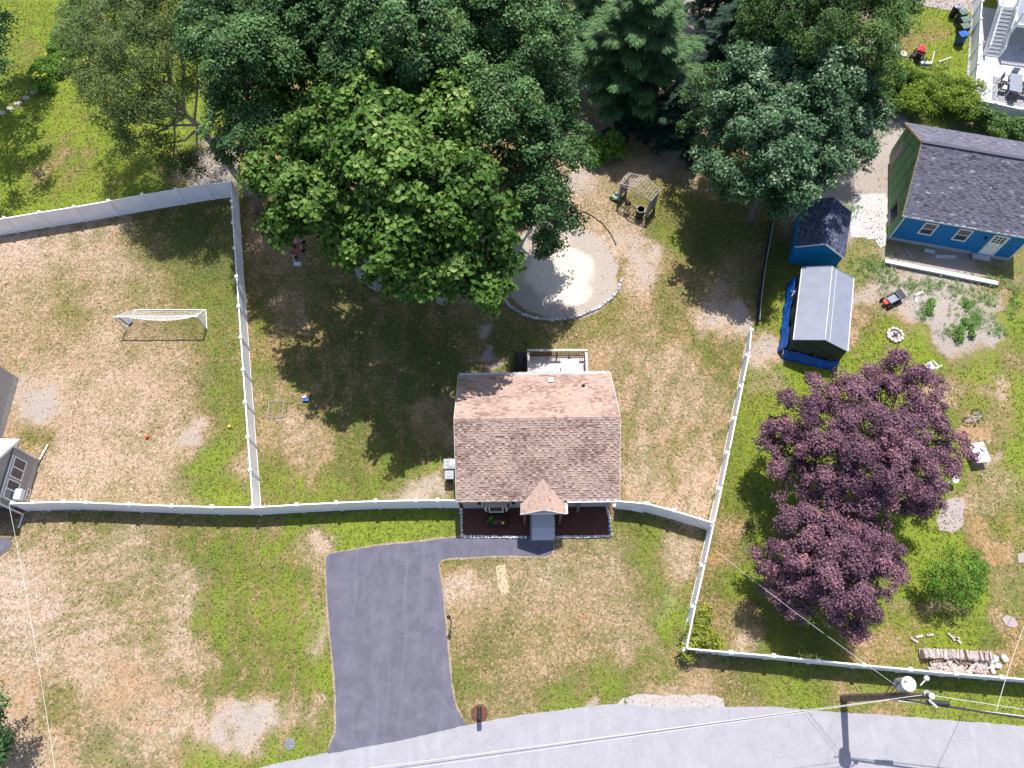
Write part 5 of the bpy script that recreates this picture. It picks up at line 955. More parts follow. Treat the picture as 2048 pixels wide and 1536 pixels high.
# bent white board by the cart
a,c,d=at(1832,605,.05),at(1833,589,.05),at(1846,584,.05); t=thing('gutter_offcut','bent white gutter piece on the dirt beside the garden cart','gutter',a); MB(a).bar(a,c,.16,.06).build('piece','plastic_white',t); MB(a).bar(c,d,.16,.06).build('piece','white_metal',t)
# ================================================================ woodpile
wc=at(1908,1330); wp=thing('woodpile','long pile of pale split firewood, stacked then tumbled, against the road fence','woodpile',wc)
def logmesh(seed):
    rs=random.Random(seed); n=5; r=[rs.uniform(.055,.095) for _ in range(n)]; m=MB()
    vs=[(x,r[k]*math.cos(2*PI*k/n),r[k]*math.sin(2*PI*k/n)) for x in (-.24,.24) for k in range(n)]; m.add(vs,[tuple(range(n-1,-1,-1)),tuple(range(n,2*n))]+[(k,(k+1)%n,n+(k+1)%n,n+k) for k in range(n)]); return m
srcs=[logmesh(s).build('log','log' if s<4 else 'log_dark',wp,loc=(random.uniform(-1,1),random.uniform(-.2,.2),.1)) for s in range(6)]
cnt=6
L0,R0=at(1838,1303)-wc,at(1972,1310)-wc
for lay in range(5):
    for k in range(38):
        f=(k+.5+random.uniform(-.3,.3))/38; q=L0.lerp(R0,f); z=.08+lay*.135
        if lay>=4 and random.random()<.35: continue
        inst('log',random.choice(srcs[:4] if random.random()<.9 else srcs),wp,(q.x,q.y-.12+random.uniform(-.05,.05),z+random.uniform(-.02,.03)),(random.uniform(0,6),random.uniform(-.08,.08),PI/2+random.uniform(-.16,.16))); cnt+=1
while cnt<292:
    f=random.uniform(.12,.98); g=random.random()**.8; q=L0.lerp(R0,f); y=q.y-.32-g*.85*(.55+.45*math.sin(f*PI)); 
    inst('log',random.choice(srcs if g<.3 else srcs[:4]),wp,(q.x,y,.08+(1-g)*.32*random.random()),(random.uniform(0,6),random.uniform(-.4,.4),random.uniform(0,PI))); cnt+=1
for i,(px,py,s_) in enumerate(((1980,1322,.24),(1988,1318,.26),(2006,1317,.28),(1994,1332,.24),(1981,1334,.25),(1984,1343,.2))):
    p=at(px,py); o=MB().box((0,0,s_*.45),(s_*1.5,s_*1.2,s_*.9),rz=i).build('boulder','boulder',loc=(p.x,p.y,0)); bv=o.modifiers.new('b','BEVEL'); bv.width=.07; bv.segments=2
    tag(o,['pale boulder touching the right end of the woodpile','pale boulder behind the front row at the woodpile end','largest rounded boulder, farthest right of the woodpile','middle boulder in the cluster right of the woodpile','squared boulder at the near side of the woodpile end','smallest boulder nearest the white road fence'][i],'boulder','boulders beside the woodpile')
for i,(px,py,a) in enumerate(((1838,1273,.2),(1828,1280,-.6),(1860,1270,.1),(1902,1272,-.8),(1916,1281,-.9),(1912,1278,.3))):
    p=at(px,py,.06); o=MB().box((0,0,0),(.42,.13,.1)).build('split_log','log',loc=p); o.rotation_euler=(0,0,a); tag(o,['loose split log, second from left behind the pile','loose split log farthest left behind the pile','loose split log flat behind the left of the pile','upper stray split log behind the middle of the pile','larger stray split log behind the middle of the pile','small stray split log across the larger one'][i],'log','loose logs behind the woodpile')
# ================================================================ utility pole, transformer, cables
up=Vector((18.4,1.42,0)); pole=thing('utility_pole','brown wooden utility pole with grey transformer and many cables','utility pole',up)
MB().tube([(0,0,0),(0,-.03,3),(.02,-.1,7),(.03,-.2,9.75)],[.21,.19,.155,.13],12).build('pole','pole_wood',pole)
MB().lathe((.03,-.2,9.75),[(.135,0),(.14,.03),(.02,.1)],10).build('pole_cap','plastic_white',pole)
tf=MB().lathe((-.02,.38,7.05),[(.30,0),(.32,.05),(.32,.85),(.30,.9)],18).build('transformer','grey_metal',pole); MB().lathe((-.02,.38,7.95),[(.34,0),(.34,.04),(.25,.09),(.03,.11)],18).build('lid','plastic_white',tf)
MB().lathe((-.2,.5,8.0),[(.05,0),(.07,.06),(.03,.2),(.02,.26)],8).build('bushing','plastic_white',tf); MB().tube([(-.1,.15,7.5),(0,0,7.5)],.06,6).build('bracket','grey_metal',tf)
MB().tube([(.3,.3,8.4),(.55,.55,8.5)],.03,6).build('arm','plastic_white',pole); MB().ball((.6,.6,8.5),.13,10,7).build('arrester','plastic_white',pole)
MB().tube([(.1,-.3,9.2),(.55,-.65,9.0)],.05,6).build('cutout','plastic_white',pole)
MB().lathe((.03,-.1,9.35),[(.05,0),(.17,.03),(.17,.08),(.05,.1)],12).build('insulator','lid_grey',pole)
for k,(y,x) in enumerate(((.42,-.55),(.44,-.35),(.4,-.2))): MB().tube([(x*.3,y,7.9),(x,y+.1-.1*k,7.6),(x*1.2,y-.4,6.8),(x*.5,-.05,6.3)],.018,5).build('jumper_cable','rubber',pole)
for z in (5.2,5.9,6.5): MB().box((0,-.22,z),(.12,.1,.22)).build('clamp','plastic_white',pole)
def cable(label,a,b_,sag,r,mt='wire_pale',n=24,grp='overhead cables'):
    a,b_=Vector(a),Vector(b_); m=MB(a); m.tube([a.lerp(b_,k/n)-Vector((0,0,sag*4*(k/n)*(1-k/n))) for k in range(n+1)],r,6); o=m.build('cable',mt,loc=a); return tag(o,label,'cable',grp)
def ext(a,b_,k): return a+(b_-a)*k
def flat(px,py,z,k,pa): b_=at(px,py,z); a=Vector(pa); return a+(b_-a)*k
pa=(18.43,1.3,9.3); cable('white power cable from the pole top leaving toward the lower left',pa,flat(1024,1499,9.1,2.2,pa),.25,.011,'wire_pale')
pa=(18.43,1.25,7.2); cable('upper telephone cable below the power cable, leaving lower left',pa,flat(1024,1504,7.0,2.2,pa),.15,.012,'wire_black')
pa=(18.35,1.2,6.6); cable('lower telephone cable wrapped in pale lashing, leaving lower left',pa,flat(1024,1508,6.5,2.2,pa),.15,.009,'wire_pale')
pa=(18.43,1.3,9.3); cable('white power cable from the pole top leaving to the right edge',pa,flat(2048,1418,9.2,2.2,pa),.15,.012,'wire_pale')
pa=(18.4,1.2,6.4); cable('thick dark cable bundle leaving the pole to the right',pa,flat(2048,1436,6.3,2.2,pa),.1,.05,'wire_black')
pa=(18.4,1.15,6.1); cable('thin pale cable beside the thick bundle on the right',pa,flat(2048,1432,6.0,2.2,pa),.1,.02,'wire_pale')
cable('service cable from the transformer to the tan house',(18.2,1.75,7.7),at(1242,880,4.2),.7,.009,'wire_black'); cable('second service cable from the pole to the tan house, slightly lower',(18.3,1.5,6.6),at(1242,900,3.6),.7,.008,'wire_black')
cable('slender drop cable from the pole passing behind the purple tree',(18.3,1.6,7.3),at(1430,1100,3.0),.3,.008); 
a=at(1993,1422,6.2); cable('drop cable crossing the road fence near the right edge',a,ext(a,at(2048,1270,4.6),1.8),.3,.012)
a=at(18,1010,4.2); cable('pale twisted service cable over the left front lawn',a,ext(a,at(102,1536,6.4),1.5),.35,.009,'wire_pale')
# splice closure on the bundle
q=Vector((20.4,1.02,6.35)); o=MB(q).tube([q-Vector((.5,-.03,0)),q+Vector((.5,-.03,0))],.13,10).build('splice_case','wire_black',loc=q); tag(o,'black splice case hanging on the thick cable bundle','splice case')
# ================================================================ white deck house, patio at upper right
f1,pf=fence('white vinyl fence enclosing the paved patio beside the deck stairs',[(1880+515/5.9,-30),(1880+510/5.9,0),(1880+493/5.9,35),(1880+480/5.9,85),(1880+463/5.9,125),(1880+440/5.9,160),(1880+415/5.9,195)],H=1.6,name='patio_fence',pan='white_paint')
f2,pf2=fence('white vinyl fence along the near side of the patio, overgrown by vines',[(1880+415/5.9,195),(1880+670/5.9,204),(2048,216),(2100,224),(2160,233)],H=1.6,skip_first=True,name='patio_fence',pan='white_paint')
pat=thing('patio','paved patio of pale blocks with a darker part under the deck','patio',at(1958,200))
o0=at(1958,200); P0=at(1956,206,0); mb=MB(o0); rs=random.Random(5); c1=pf[-1]; dx=(pf2[1]-pf2[0]).normalized(); dy=Vector((-dx.y,dx.x,0))
MB(o0).poly([tuple((c1+dx*-.0)[:2]),tuple((c1+dx*14)[:2]),tuple((c1+dx*14+dy*13)[:2]),tuple((c1+dy*13)[:2])],-.02,.03).build('base','concrete',pat)
bs=MB().box((0,0,.03),(.48,.30,.06)).build('paver','paver',pat); n=0; mb=MB()
for j in range(40):
    for i in range(27):
        u=.3+i*.5+(.25 if j%2 else 0); v=.22+j*.32
        if n<298 and u<5.5:
            p=c1+dx*u+dy*v-o0; ang=math.atan2(dx.y,dx.x)
            if n==0: bs.location=p; bs.rotation_euler=(0,0,ang)
            else: inst('paver',bs,pat,p,(0,0,ang))
            n+=1
        else:
            p=c1+dx*u+dy*v-o0; mb.box((p.x,p.y,.03),(.48,.30,.06),rz=math.atan2(dx.y,dx.x))
o=mb.build('paver_field','paver',pat); o['kind']='stuff'
# deck and stairs
dk=thing('raised_deck','raised white deck with railing and a long stair down to the patio','deck',at(2010,60))
o0=at(2010,60); s0=at(1968,112); s1=at(2000,12,2.6); u=(s1-s0); du=Vector((u.x,u.y,0)).normalized(); sd_=Vector((du.y,-du.x,0)); sw=1.05
ls=Vector((u.x,u.y,0)).length; nst=13; zt=2.6
for k in range(nst):
    p=s0+du*(ls*(k+.5)/nst)+sd_*sw/2; MB(o0).box((p.x,p.y,.18+k*zt/nst),(sw,ls/nst*.86,.05),rz=math.atan2(sd_.y,sd_.x)).build('tread','lid_grey',dk)
    MB(o0).box((p.x-du.x*.12,p.y-du.y*.12,.09+k*zt/nst),(sw,.03,.15),rz=math.atan2(sd_.y,sd_.x)).build('riser','white_paint',dk)
for off in (-.08,sw+.08):
    a=s0+sd_*off; b2=Vector((s1.x,s1.y,0))+sd_*off
    MB(o0).bar(a+Vector((0,0,.12)),b2+Vector((0,0,zt)),.06,.3).build('stringer','white_paint',dk); MB(o0).bar(a+Vector((0,0,1.1)),b2+Vector((0,0,zt+.95)),.13,.07).build('hand_rail','white_metal',dk)
    for k in range(14): q=a.lerp(b2,k/13); z=zt*k/13; MB(o0).bar(q+Vector((0,0,z+.2)),q+Vector((0,0,z+1.05)),.04,.04,up=sd_).build('baluster','white_paint',dk)
    MB(o0).box((a.x,a.y,.6),(.13,.13,1.2)).build('post','white_paint',dk)
e0=Vector((s1.x,s1.y,0))+sd_*(sw+.1)-du*1.9; e1=e0+sd_*6; e2=e1+du*8; e3=Vector((s1.x,s1.y,0))+du*8; e4=Vector((s1.x,s1.y,0))+du*.05; e5=e4+sd_*(sw+.1)
MB(o0).poly([tuple(e0[:2]),tuple(e1[:2]),tuple(e2[:2]),tuple(e3[:2]),tuple(e4[:2]),tuple(e5[:2])],zt-.25,zt).build('platform','white_paint',dk)
MB(o0).poly([tuple((e0+sd_*.2+du*.2)[:2]),tuple((e1+du*.2)[:2]),tuple((e2)[:2]),tuple((e5+sd_*.2+du*5)[:2])],zt+.002,zt+.03).build('decking','tarp_grey',dk)
MB(o0).bar(e0+Vector((0,0,zt+1)),e1+Vector((0,0,zt+1)),.12,.07).bar(e0+Vector((0,0,zt+.12)),e1+Vector((0,0,zt+.12)),.06,.07).build('hand_rail','white_metal',dk)
for k in range(36): q=e0.lerp(e1,(k+.5)/36); MB(o0).bar(q+Vector((0,0,zt+.1)),q+Vector((0,0,zt+1)),.045,.045,up=sd_).build('baluster','white_paint',dk)
for q in (e0,e0.lerp(e1,.5),e5): MB(o0).box((q.x,q.y,(zt+1.1)/2),(.16,.16,zt+1.1)).build('post','white_paint',dk)
# rug, dining set
rg=at(2015,185); ra=math.atan2(dx.y,dx.x)
o=MB().box((0,0,.012),(2.9,2.7,.02)).build('rug','rug',loc=(rg.x+.25,rg.y,.06)); o.rotation_euler=(0,0,ra); tag(o,'blue grey patterned rug under the patio dining set','rug')
t=thing('dining_table','long grey patio dining table on the rug','table',(rg.x+.25,rg.y+.2,.08),ra)
MB().box((0,0,.74),(.95,1.95,.05)).build('tabletop','lid_grey',t)
for sx in (-1,1):
    for sy in (-1,1): MB().box((sx*.4,sy*.88,.36),(.07,.07,.72)).build('leg','grey_metal',t)
def pchair(x,y,rz,lb):
    b=Matrix.Rotation(ra,3,'Z')@Vector((x,y,0)); t=thing('patio_chair',lb,'chair',(rg.x+.25+b.x,rg.y+.2+b.y,.08),ra+rz,'patio dining chairs')
    MB().box((0,0,.43),(.5,.5,.05)).build('seat','black_metal',t); MB().box((0,.25,.7),(.5,.05,.5)).build('backrest','black_metal',t)
    for sx in (-1,1):
        for sy in (-1,1): MB().box((sx*.22,sy*.22,.21),(.04,.04,.42)).build('leg','black_metal',t)
    return t
for x,y,rz,lb in ((-.75,.45,PI/2,'black patio chair with white cushion left of the table, farther one'),(-.75,-.45,PI/2,'black patio chair with white cushion left of the table, nearer one'),(.75,.45,-PI/2,'black patio chair right of the table, farther one'),(.75,-.45,-PI/2,'black patio chair right of the table, nearer one'),(0,1.25,0,'pale metal patio chair at the far head of the table'),(0,-1.2,PI,'black patio chair at the near head of the table beside the vine fence')):
    t=pchair(x,y,rz,lb)
    if 'cushion' in lb: o=MB().box((0,0,.49),(.42,.4,.08)).build('cushion','plastic_white',t)
    if 'pale' in lb:
        for ch in t.children: ch.data.materials[0]=M['grey_metal']
# driveway behind, bins
sheet('back_driveway',[(1818,-8),(1830,8),(1912,24),(1938,26),(1975,-10),(2020,-150),(1760,-150)],.012,'concrete','pale concrete drive at the top right',warp=.03)
bl=[(1917,10,'bin_black','lid_grey','dark bin with a round grey lid, topmost of the row of bins'),(1929,22,'bin_black','lid_green','dark bin with a flat lid, second from the top of the row'),(1933,37,'bin_black','lid_green','green lidded bin in the middle of the row of bins'),(1933,50,'bin_black','lid_green','green lidded bin next to the blue one'),(1929,66,'bin_blue','toy_blue','blue recycling bin, nearest of the row of bins')]
for i,(px,py,bm,lm_,lb) in enumerate(bl):
    p=at(px,py,1.1)
    if i==0:
        t=thing('trash_can',lb,'bin',(p.x,p.y,0),0,'bins beside the white fence'); MB().lathe((0,0,0),[(.27,0),(.33,1.0)],16).build('body',bm,t); MB().lathe((0,0,1.0),[(.36,0),(.36,.05),(.2,.12),(.02,.14)],16).build('lid',lm_,t); MB().tube([(-.1,0,1.13),(0,0,1.2),(.1,0,1.13)],.02,6).build('handle','black_metal',t)
    else: wheelie(lb,(p.x,p.y,0),R(-75),bm,lm_,'bins beside the white fence')
p=at(1919,6); 
# riding mower, grill, sawhorses
p=at(1840,105,.6); t=thing('riding_mower','red and black riding mower on the bright grass','mower',(p.x,p.y,0),R(150))
o=MB().box((0,-.35,.62),(.55,.75,.36)).build('hood','toy_red',t); bv=o.modifiers.new('b','BEVEL'); bv.width=.12; bv.segments=3
MB().box((0,.25,.42),(.75,.6,.18)).build('body','black_metal',t); MB().box((0,.45,.68),(.45,.4,.12)).box((0,.66,.85),(.45,.08,.35)).build('seat','black_metal',t)
for sx in (-1,1):
    MB().tube([(sx*.35,.42,.27),(sx*.58,.42,.27)],.27,14).build('wheel','rubber',t); MB().tube([(sx*.3,-.55,.19),(sx*.45,-.55,.19)],.19,12).build('wheel','rubber',t)
MB().tube([(.16*math.cos(a*PI/6),-.02+.16*math.sin(a*PI/6),.95) for a in range(13)],.02,5).build('steering_wheel','black_metal',t)
p=at(1851,131,.9); t=thing('barrel_grill','black barrel grill with steel lid in front of the red mower','grill',(p.x,p.y,0),R(-4))
MB().tube([(-.55,0,.85),(.55,0,.85)],.27,14).build('barrel','black_metal',t); MB().box((0,.1,1.1),(.9,.25,.04)).build('shelf','grey_metal',t); MB().tube([(-.4,-.28,1.0),(.4,-.28,1.0)],.02,6).build('handle','grey_metal',t); MB().tube([(-.15,.15,1.1),(-.15,.15,1.55)],.05,8).build('chimney','black_metal',t)
for sx in (-1,1):
    for sy in (-1,1): MB().bar((sx*.4,sy*.1,.7),(sx*.45,sy*.3,0),.04).build('leg','black_metal',t)
def sawhorse(lb,pa,pb):
    a,b2=at(*pa,.75),at(*pb,.75); c=(a+b2)/2; t=thing('sawhorse',lb,'sawhorse',(c.x,c.y,0),0,'wooden sawhorses'); o0=Vector((c.x,c.y,0)); u=(b2-a).normalized(); n=Vector((-u.y,u.x,0))
    MB(o0).bar(a,b2,.1,.09).build('beam','cedar_light',t)
    for f in (.12,.88):
        for sg in (-1,1): q=a.lerp(b2,f); MB(o0).bar(q+n*sg*.05,Vector((q.x,q.y,0))+n*sg*.35,.07,.04).build('leg','cedar',t)
sawhorse('pale wooden sawhorse standing beside the black grill',(1877,124),(1902,115)); sawhorse('weathered sawhorse nearer the vines, below the other one',(1877,166),(1904,148))
a,b2=at(1863,125,.05),at(1869,103,.05); o=MB(a).bar(a,b2,.08,.05).build('board','cedar_light',loc=a); tag(o,'thin board lying in the grass left of the sawhorse','board')
p=at(1803,113); t=thing('tree_stump','round cut tree stump left of the red mower','stump',(p.x,p.y,0)); MB().lathe((0,0,0),[(.42,0),(.36,.12),(.34,.3)],14).build('trunk','bark_pale',t); MB().lathe((0,0,.3),[(.33,0),(.3,.01)],14).build('cut_face','cedar_light',t)
for i,(px,py,s_,lb) in enumerate(((1774,84,.35,'pinkish white bag at the top of the clutter by the trees'),(1785,89,.4,'white plastic tub in the clutter by the trees'),(1793,97,.36,'cream white bucket at the right of the clutter'),(1790,106,.34,'white sack below the cream bucket'),(1772,106,.38,'pale blue plastic box at the left of the clutter'),(1780,116,.32,'small bluish bin nearest in the clutter'),(1781,101,.3,'white tub in the middle of the clutter'))):
    p=at(px,py,.2); t=MB().lathe((0,0,0),[(s_*.7,0),(s_,s_*.9),(s_*.8,s_*1.0),(s_*.7,s_*.6)],9).build('plastic_tub',('toy_pink' if i==0 else 'plastic_white' if i not in (4,5) else 'siding_grey'),loc=(p.x,p.y,0)); t.rotation_euler=(random.uniform(0,.4),random.uniform(-.3,.3),0); tag(t,lb,'tub','white tubs by the trees')
# grey shed by the trees
p=at(1755,200,2.2); gs=thing('grey_shed','small shed with grey shingle roof half under the bluish maple','shed',(p.x-.8,p.y,0),R(-14)); ro,X,Y=gabled(gs,1.2,1.3,1.9,1.95,2.6,'siding_grey','shingle_grey')
# lattice by the patio fence corner
a=at(1922,165); t=thing('lattice_panel','white diagonal lattice beside the patio fence corner','lattice',a); b_=at(1919,203); 
for k in range(9): q=a.lerp(b_,k/8); MB(a).bar(q+Vector((0,0,.1)),q+Vector((.25,-.1,.75)),.04,.02).build('slat','white_paint',t)
MB(a).bar(a+Vector((.25,-.1,.75)),b_+Vector((.25,-.1,.75)),.05,.04).build('rail','white_paint',t)
# stepping stones
for i,(px,py) in enumerate(((84,176),(68,185),(52,196),(36,207),(20,217),(4,226))):
    p=at(px,py); o=MB().lathe((0,0,0),[(.3,0),(.28,.05)],8).build('stepping_stone','dirt',loc=(p.x,p.y,0)); o.scale=(1.1,.8,1); tag(o,['stepping stone touching the yellow flower bed','second stepping stone from the flower bed','third stepping stone from the flower bed, in the sun','stepping stone at the edge of the tree shadow','stepping stone inside the tree shadow','stepping stone at the left edge of the photo'][i],'stepping stone','stepping stones')
# ================================================================ trees
def rand_unit(n,rg): v=rg.normal(size=(n,3)); return v/np.linalg.norm(v,axis=1,keepdims=True)
SHAPES={ # leaf outlines: x across, y along, z fold
'diamond':(np.array([(0,-.5,0),(.34,0,.06),(0,.5,0),(-.34,0,.06)]),np.array([(0,1,2,3)])),
'slim':(np.array([(0,-.5,0),(.17,0,.03),(0,.5,-.05),(-.17,0,.03)]),np.array([(0,1,2,3)])),
'heart':(np.array([(0,-.42,0),(.40,-.22,.07),(.30,.18,.05),(0,.6,-.10),(-.30,.18,.05),(-.40,-.22,.07)]),np.array([(0,1,2,3),(0,3,4,5)])),
'needle':(np.array([(-.07,-.5,0),(.07,-.5,0),(.05,.5,.0),(-.05,.5,0)]),np.array([(0,1,2,3)])),
}
def leaves(name,pos,nrm,size,shape,m,par,tint,rg,droop=.35,off=(0,0,0),along=None):
    V,F=SHAPES[shape]; n=len(pos)
    if along is None: a=rand_unit(n,rg)
    else: a=along+rand_unit(n,rg)*.35
    nn=nrm/np.linalg.norm(nrm,axis=1,keepdims=True); y=a-nn*(a*nn).sum(1,keepdims=True); y/=np.linalg.norm(y,axis=1,keepdims=True)+1e-9
    x=np.cross(y,nn); s=size*rg.uniform(.7,1.25,n)
    P_=pos[:,None,:]+(x[:,None,:]*V[None,:,0:1]+y[:,None,:]*V[None,:,1:2]+nn[:,None,:]*V[None,:,2:3])*s[:,None,None]
    k=len(V); fs=(np.arange(n)[:,None,None]*k+F[None]).reshape(-1,F.shape[1]); tt=np.repeat(tint,len(F))
    return np_mesh(name,P_.reshape(-1,3)-np.array(off),fs,m,par,tt)
def lobe_points(lobes,rg,cr,per,cover,low=-.35,inner=.12,puff=1.0):
    "twig clusters over the lobes' skins, then leaves in every cluster: positions, outward normals, tint"
    C=np.array([l[:3] for l in lobes]); Rr=np.array([l[3] for l in lobes]); out_p=[];out_n=[];out_t=[]
    for i,(c,r) in enumerate(zip(C,Rr)):
        npf=max(5,int(rg.integers(9,13)*min(1.25,max(.6,r/1.7)))); pu=[];gi=(1+5**.5)/2; ph=rg.uniform(0,6.28)
        for q_ in range(npf):
            zz=1-(1-low)*(q_+.5)/npf; aa=2*PI*q_/gi+ph; rr_=math.sqrt(max(0,1-zz*zz)); pu.append((rr_*math.cos(aa),rr_*math.sin(aa),zz))
        pu=np.array(pu)+rg.normal(0,.16,(npf,3)); pu/=np.linalg.norm(pu,axis=1,keepdims=True)
        pr=r*rg.uniform(.27,.46,npf)*(puff); pc=c+pu*(r*rg.uniform(.58,.95,npf))[:,None]; ptt=rg.normal(0,.08,npf)
        kk=np.maximum(3,(2.6*cover*pr*pr/(cr*cr)*1.15).astype(int)); pi_=np.repeat(np.arange(npf),kk); k=len(pi_)
        v_=rand_unit(k,rg); v_=v_+pu[pi_]*.75+np.array([0,0,.35]); v_/=np.linalg.norm(v_,axis=1,keepdims=True)
        cc=pc[pi_]+v_*(pr[pi_]*rg.uniform(.72,1.08,k))[:,None]; u=v_*.75+pu[pi_]*.25; ptc=ptt[pi_]
        d=np.linalg.norm(cc[:,None,:]-C[None],axis=2)/Rr[None]; d[:,i]=9; keep=d.min(1)>.62; cc=cc[keep]; u=u[keep]; ptc=ptc[keep]; k=len(cc)
        if not k: continue
        sz=np.clip(np.exp(rg.normal(0,.33,k)),.45,1.9); n=rg.poisson(per*sz**2); lt=rg.normal(0,.07)
        idx=np.repeat(np.arange(k),n); m_=len(idx)
        q=rand_unit(m_,rg); rad=rg.uniform(.15,1,m_)**.6; rc=(cr*sz)[idx]
        st_=rand_unit(k,rg); st_[:,2]*=.4; ax=st_[idx]; off=q*(rad*rc)[:,None]*np.array([1,1,.55]); off+=ax*((off*ax).sum(1)*rg.uniform(.2,.9,k)[idx])[:,None]; off[:,2]-=rg.uniform(.1,.45,k)[idx]*(off[:,0]**2+off[:,1]**2)/np.maximum(rc,1e-3)
        p=cc[idx]+off; nn=u[idx]*.45+q*.45+np.array([0,0,.7])+rg.normal(size=(m_,3))*.55
        ct=(rg.normal(0,.09,k)+ptc)[idx]; t=np.clip(.45+lt+ct+.18*q[:,2]+rg.normal(0,.16,m_),0,1)  # higher leaves in a cluster tinted lighter: light from above put into the colour
        out_p.append(p); out_n.append(nn); out_t.append(t)
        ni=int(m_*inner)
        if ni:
            q2=rand_unit(ni,rg); out_p.append(c+q2*(r*.75*rg.uniform(.3,1,ni))[:,None]); out_n.append(rand_unit(ni,rg)+np.array([0,0,.6])); out_t.append(np.clip(rg.normal(.3,.12,ni),0,1))  # leaves inside the lobe tinted darker: crown shade put into the colour
    return np.concatenate(out_p),np.concatenate(out_n),np.concatenate(out_t)
def wl(L,k=1.0): return [(*at(px,py,z),r*k) for px,py,z,r in L]
def tree(label,base,lobes,leafm,leaf,shape,cr=.5,per=34,cover=.55,bark='bark',tr=.28,seed=1,name='tree',fork=.35,limbs=True,low=-.35,group=None,lean=None,named_leaves=0,inner=.05,cat='tree',trunk_r=None):
    rg=np.random.default_rng(seed); rs=random.Random(seed); B=Vector(base); t=thing(name,label,cat,B,0,group); lb=[(Vector(l[:3])-B,l[3]) for l in lobes]
    cen=sum((c for c,_ in lb),Vector())/len(lb); zmin=min(c.z-r*.5 for c,r in lb)
    fk=Vector((cen.x*.45,cen.y*.45,max(.5,zmin*.75))) if lean is None else Vector(lean)
    if limbs:
        mid=fk*.5+Vector((rs.uniform(-.15,.15),rs.uniform(-.15,.15),0)); top=fk.lerp(cen,.75)
        MB().tube([(0,0,-.1),(0,0,.25),mid,fk,fk.lerp(top,.5),top],[tr*1.5,tr*1.1,tr*.92,tr*.8,tr*.5,tr*.22],9).build('trunk',bark,t,smooth=True)
        for c,r in lb:
            s=fk.lerp(top,rs.uniform(0,.7)); m1=s.lerp(c,.5)+Vector((rs.uniform(-.4,.4),rs.uniform(-.4,.4),-.25*(c-s).length*.3)); m=MB(); rr=tr*.34
            m.tube([s,m1,c,c+Vector((rs.uniform(-.4,.4)*r,rs.uniform(-.4,.4)*r,r*.55))],[rr,rr*.7,rr*.4,rr*.12],6)
            for k in range(7):
                d=Vector((rs.gauss(0,1),rs.gauss(0,1),rs.gauss(.3,.7))).normalized(); p0=m1.lerp(c,rs.uniform(.4,1)); m.tube([p0,p0+d*r*.5,p0+d*r*.5+(d+Vector((rs.uniform(-.5,.5),rs.uniform(-.5,.5),.2)))*r*.38],[rr*.3,rr*.2,rr*.07],5,False)
            m.build('branch',bark,t,smooth=True)
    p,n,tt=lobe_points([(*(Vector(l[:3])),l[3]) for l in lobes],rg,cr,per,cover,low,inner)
    if named_leaves:
        score=p[:,2]-.0*p[:,0]; pz=p@np.array([0,-.25,1.]); idx=rg.permutation(len(p)); idx=idx[np.argsort(-pz[idx]+rg.uniform(0,4,len(p))[idx])][:named_leaves]; msk=np.zeros(len(p),bool); msk[idx]=True
        V,F=SHAPES[shape]; src=None
        for k,i in enumerate(idx):
            if src is None:
                me=bpy.data.meshes.new('leaf'); me.from_pydata([tuple(v) for v in V],[],[tuple(f) for f in F]); me.materials.append(M[leafm]); a=me.attributes.new('tint','FLOAT','FACE'); a.data.foreach_set('value',[.72]*len(F)); src=me
            o=bpy.data.objects.new('leaf',src); link(o,t); nv=Vector(n[i]).normalized(); o.location=Vector(p[i])-B; o.rotation_mode='QUATERNION'; o.rotation_quaternion=nv.to_track_quat('Z','Y')@Matrix.Rotation(rs.random()*6.28,3,'Z').to_quaternion(); s=leaf*rs.uniform(.9,1.35); o.scale=(s,s,s)
        p,n,tt=p[~msk],n[~msk],tt[~msk]
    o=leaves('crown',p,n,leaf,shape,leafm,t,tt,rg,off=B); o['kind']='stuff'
    return t
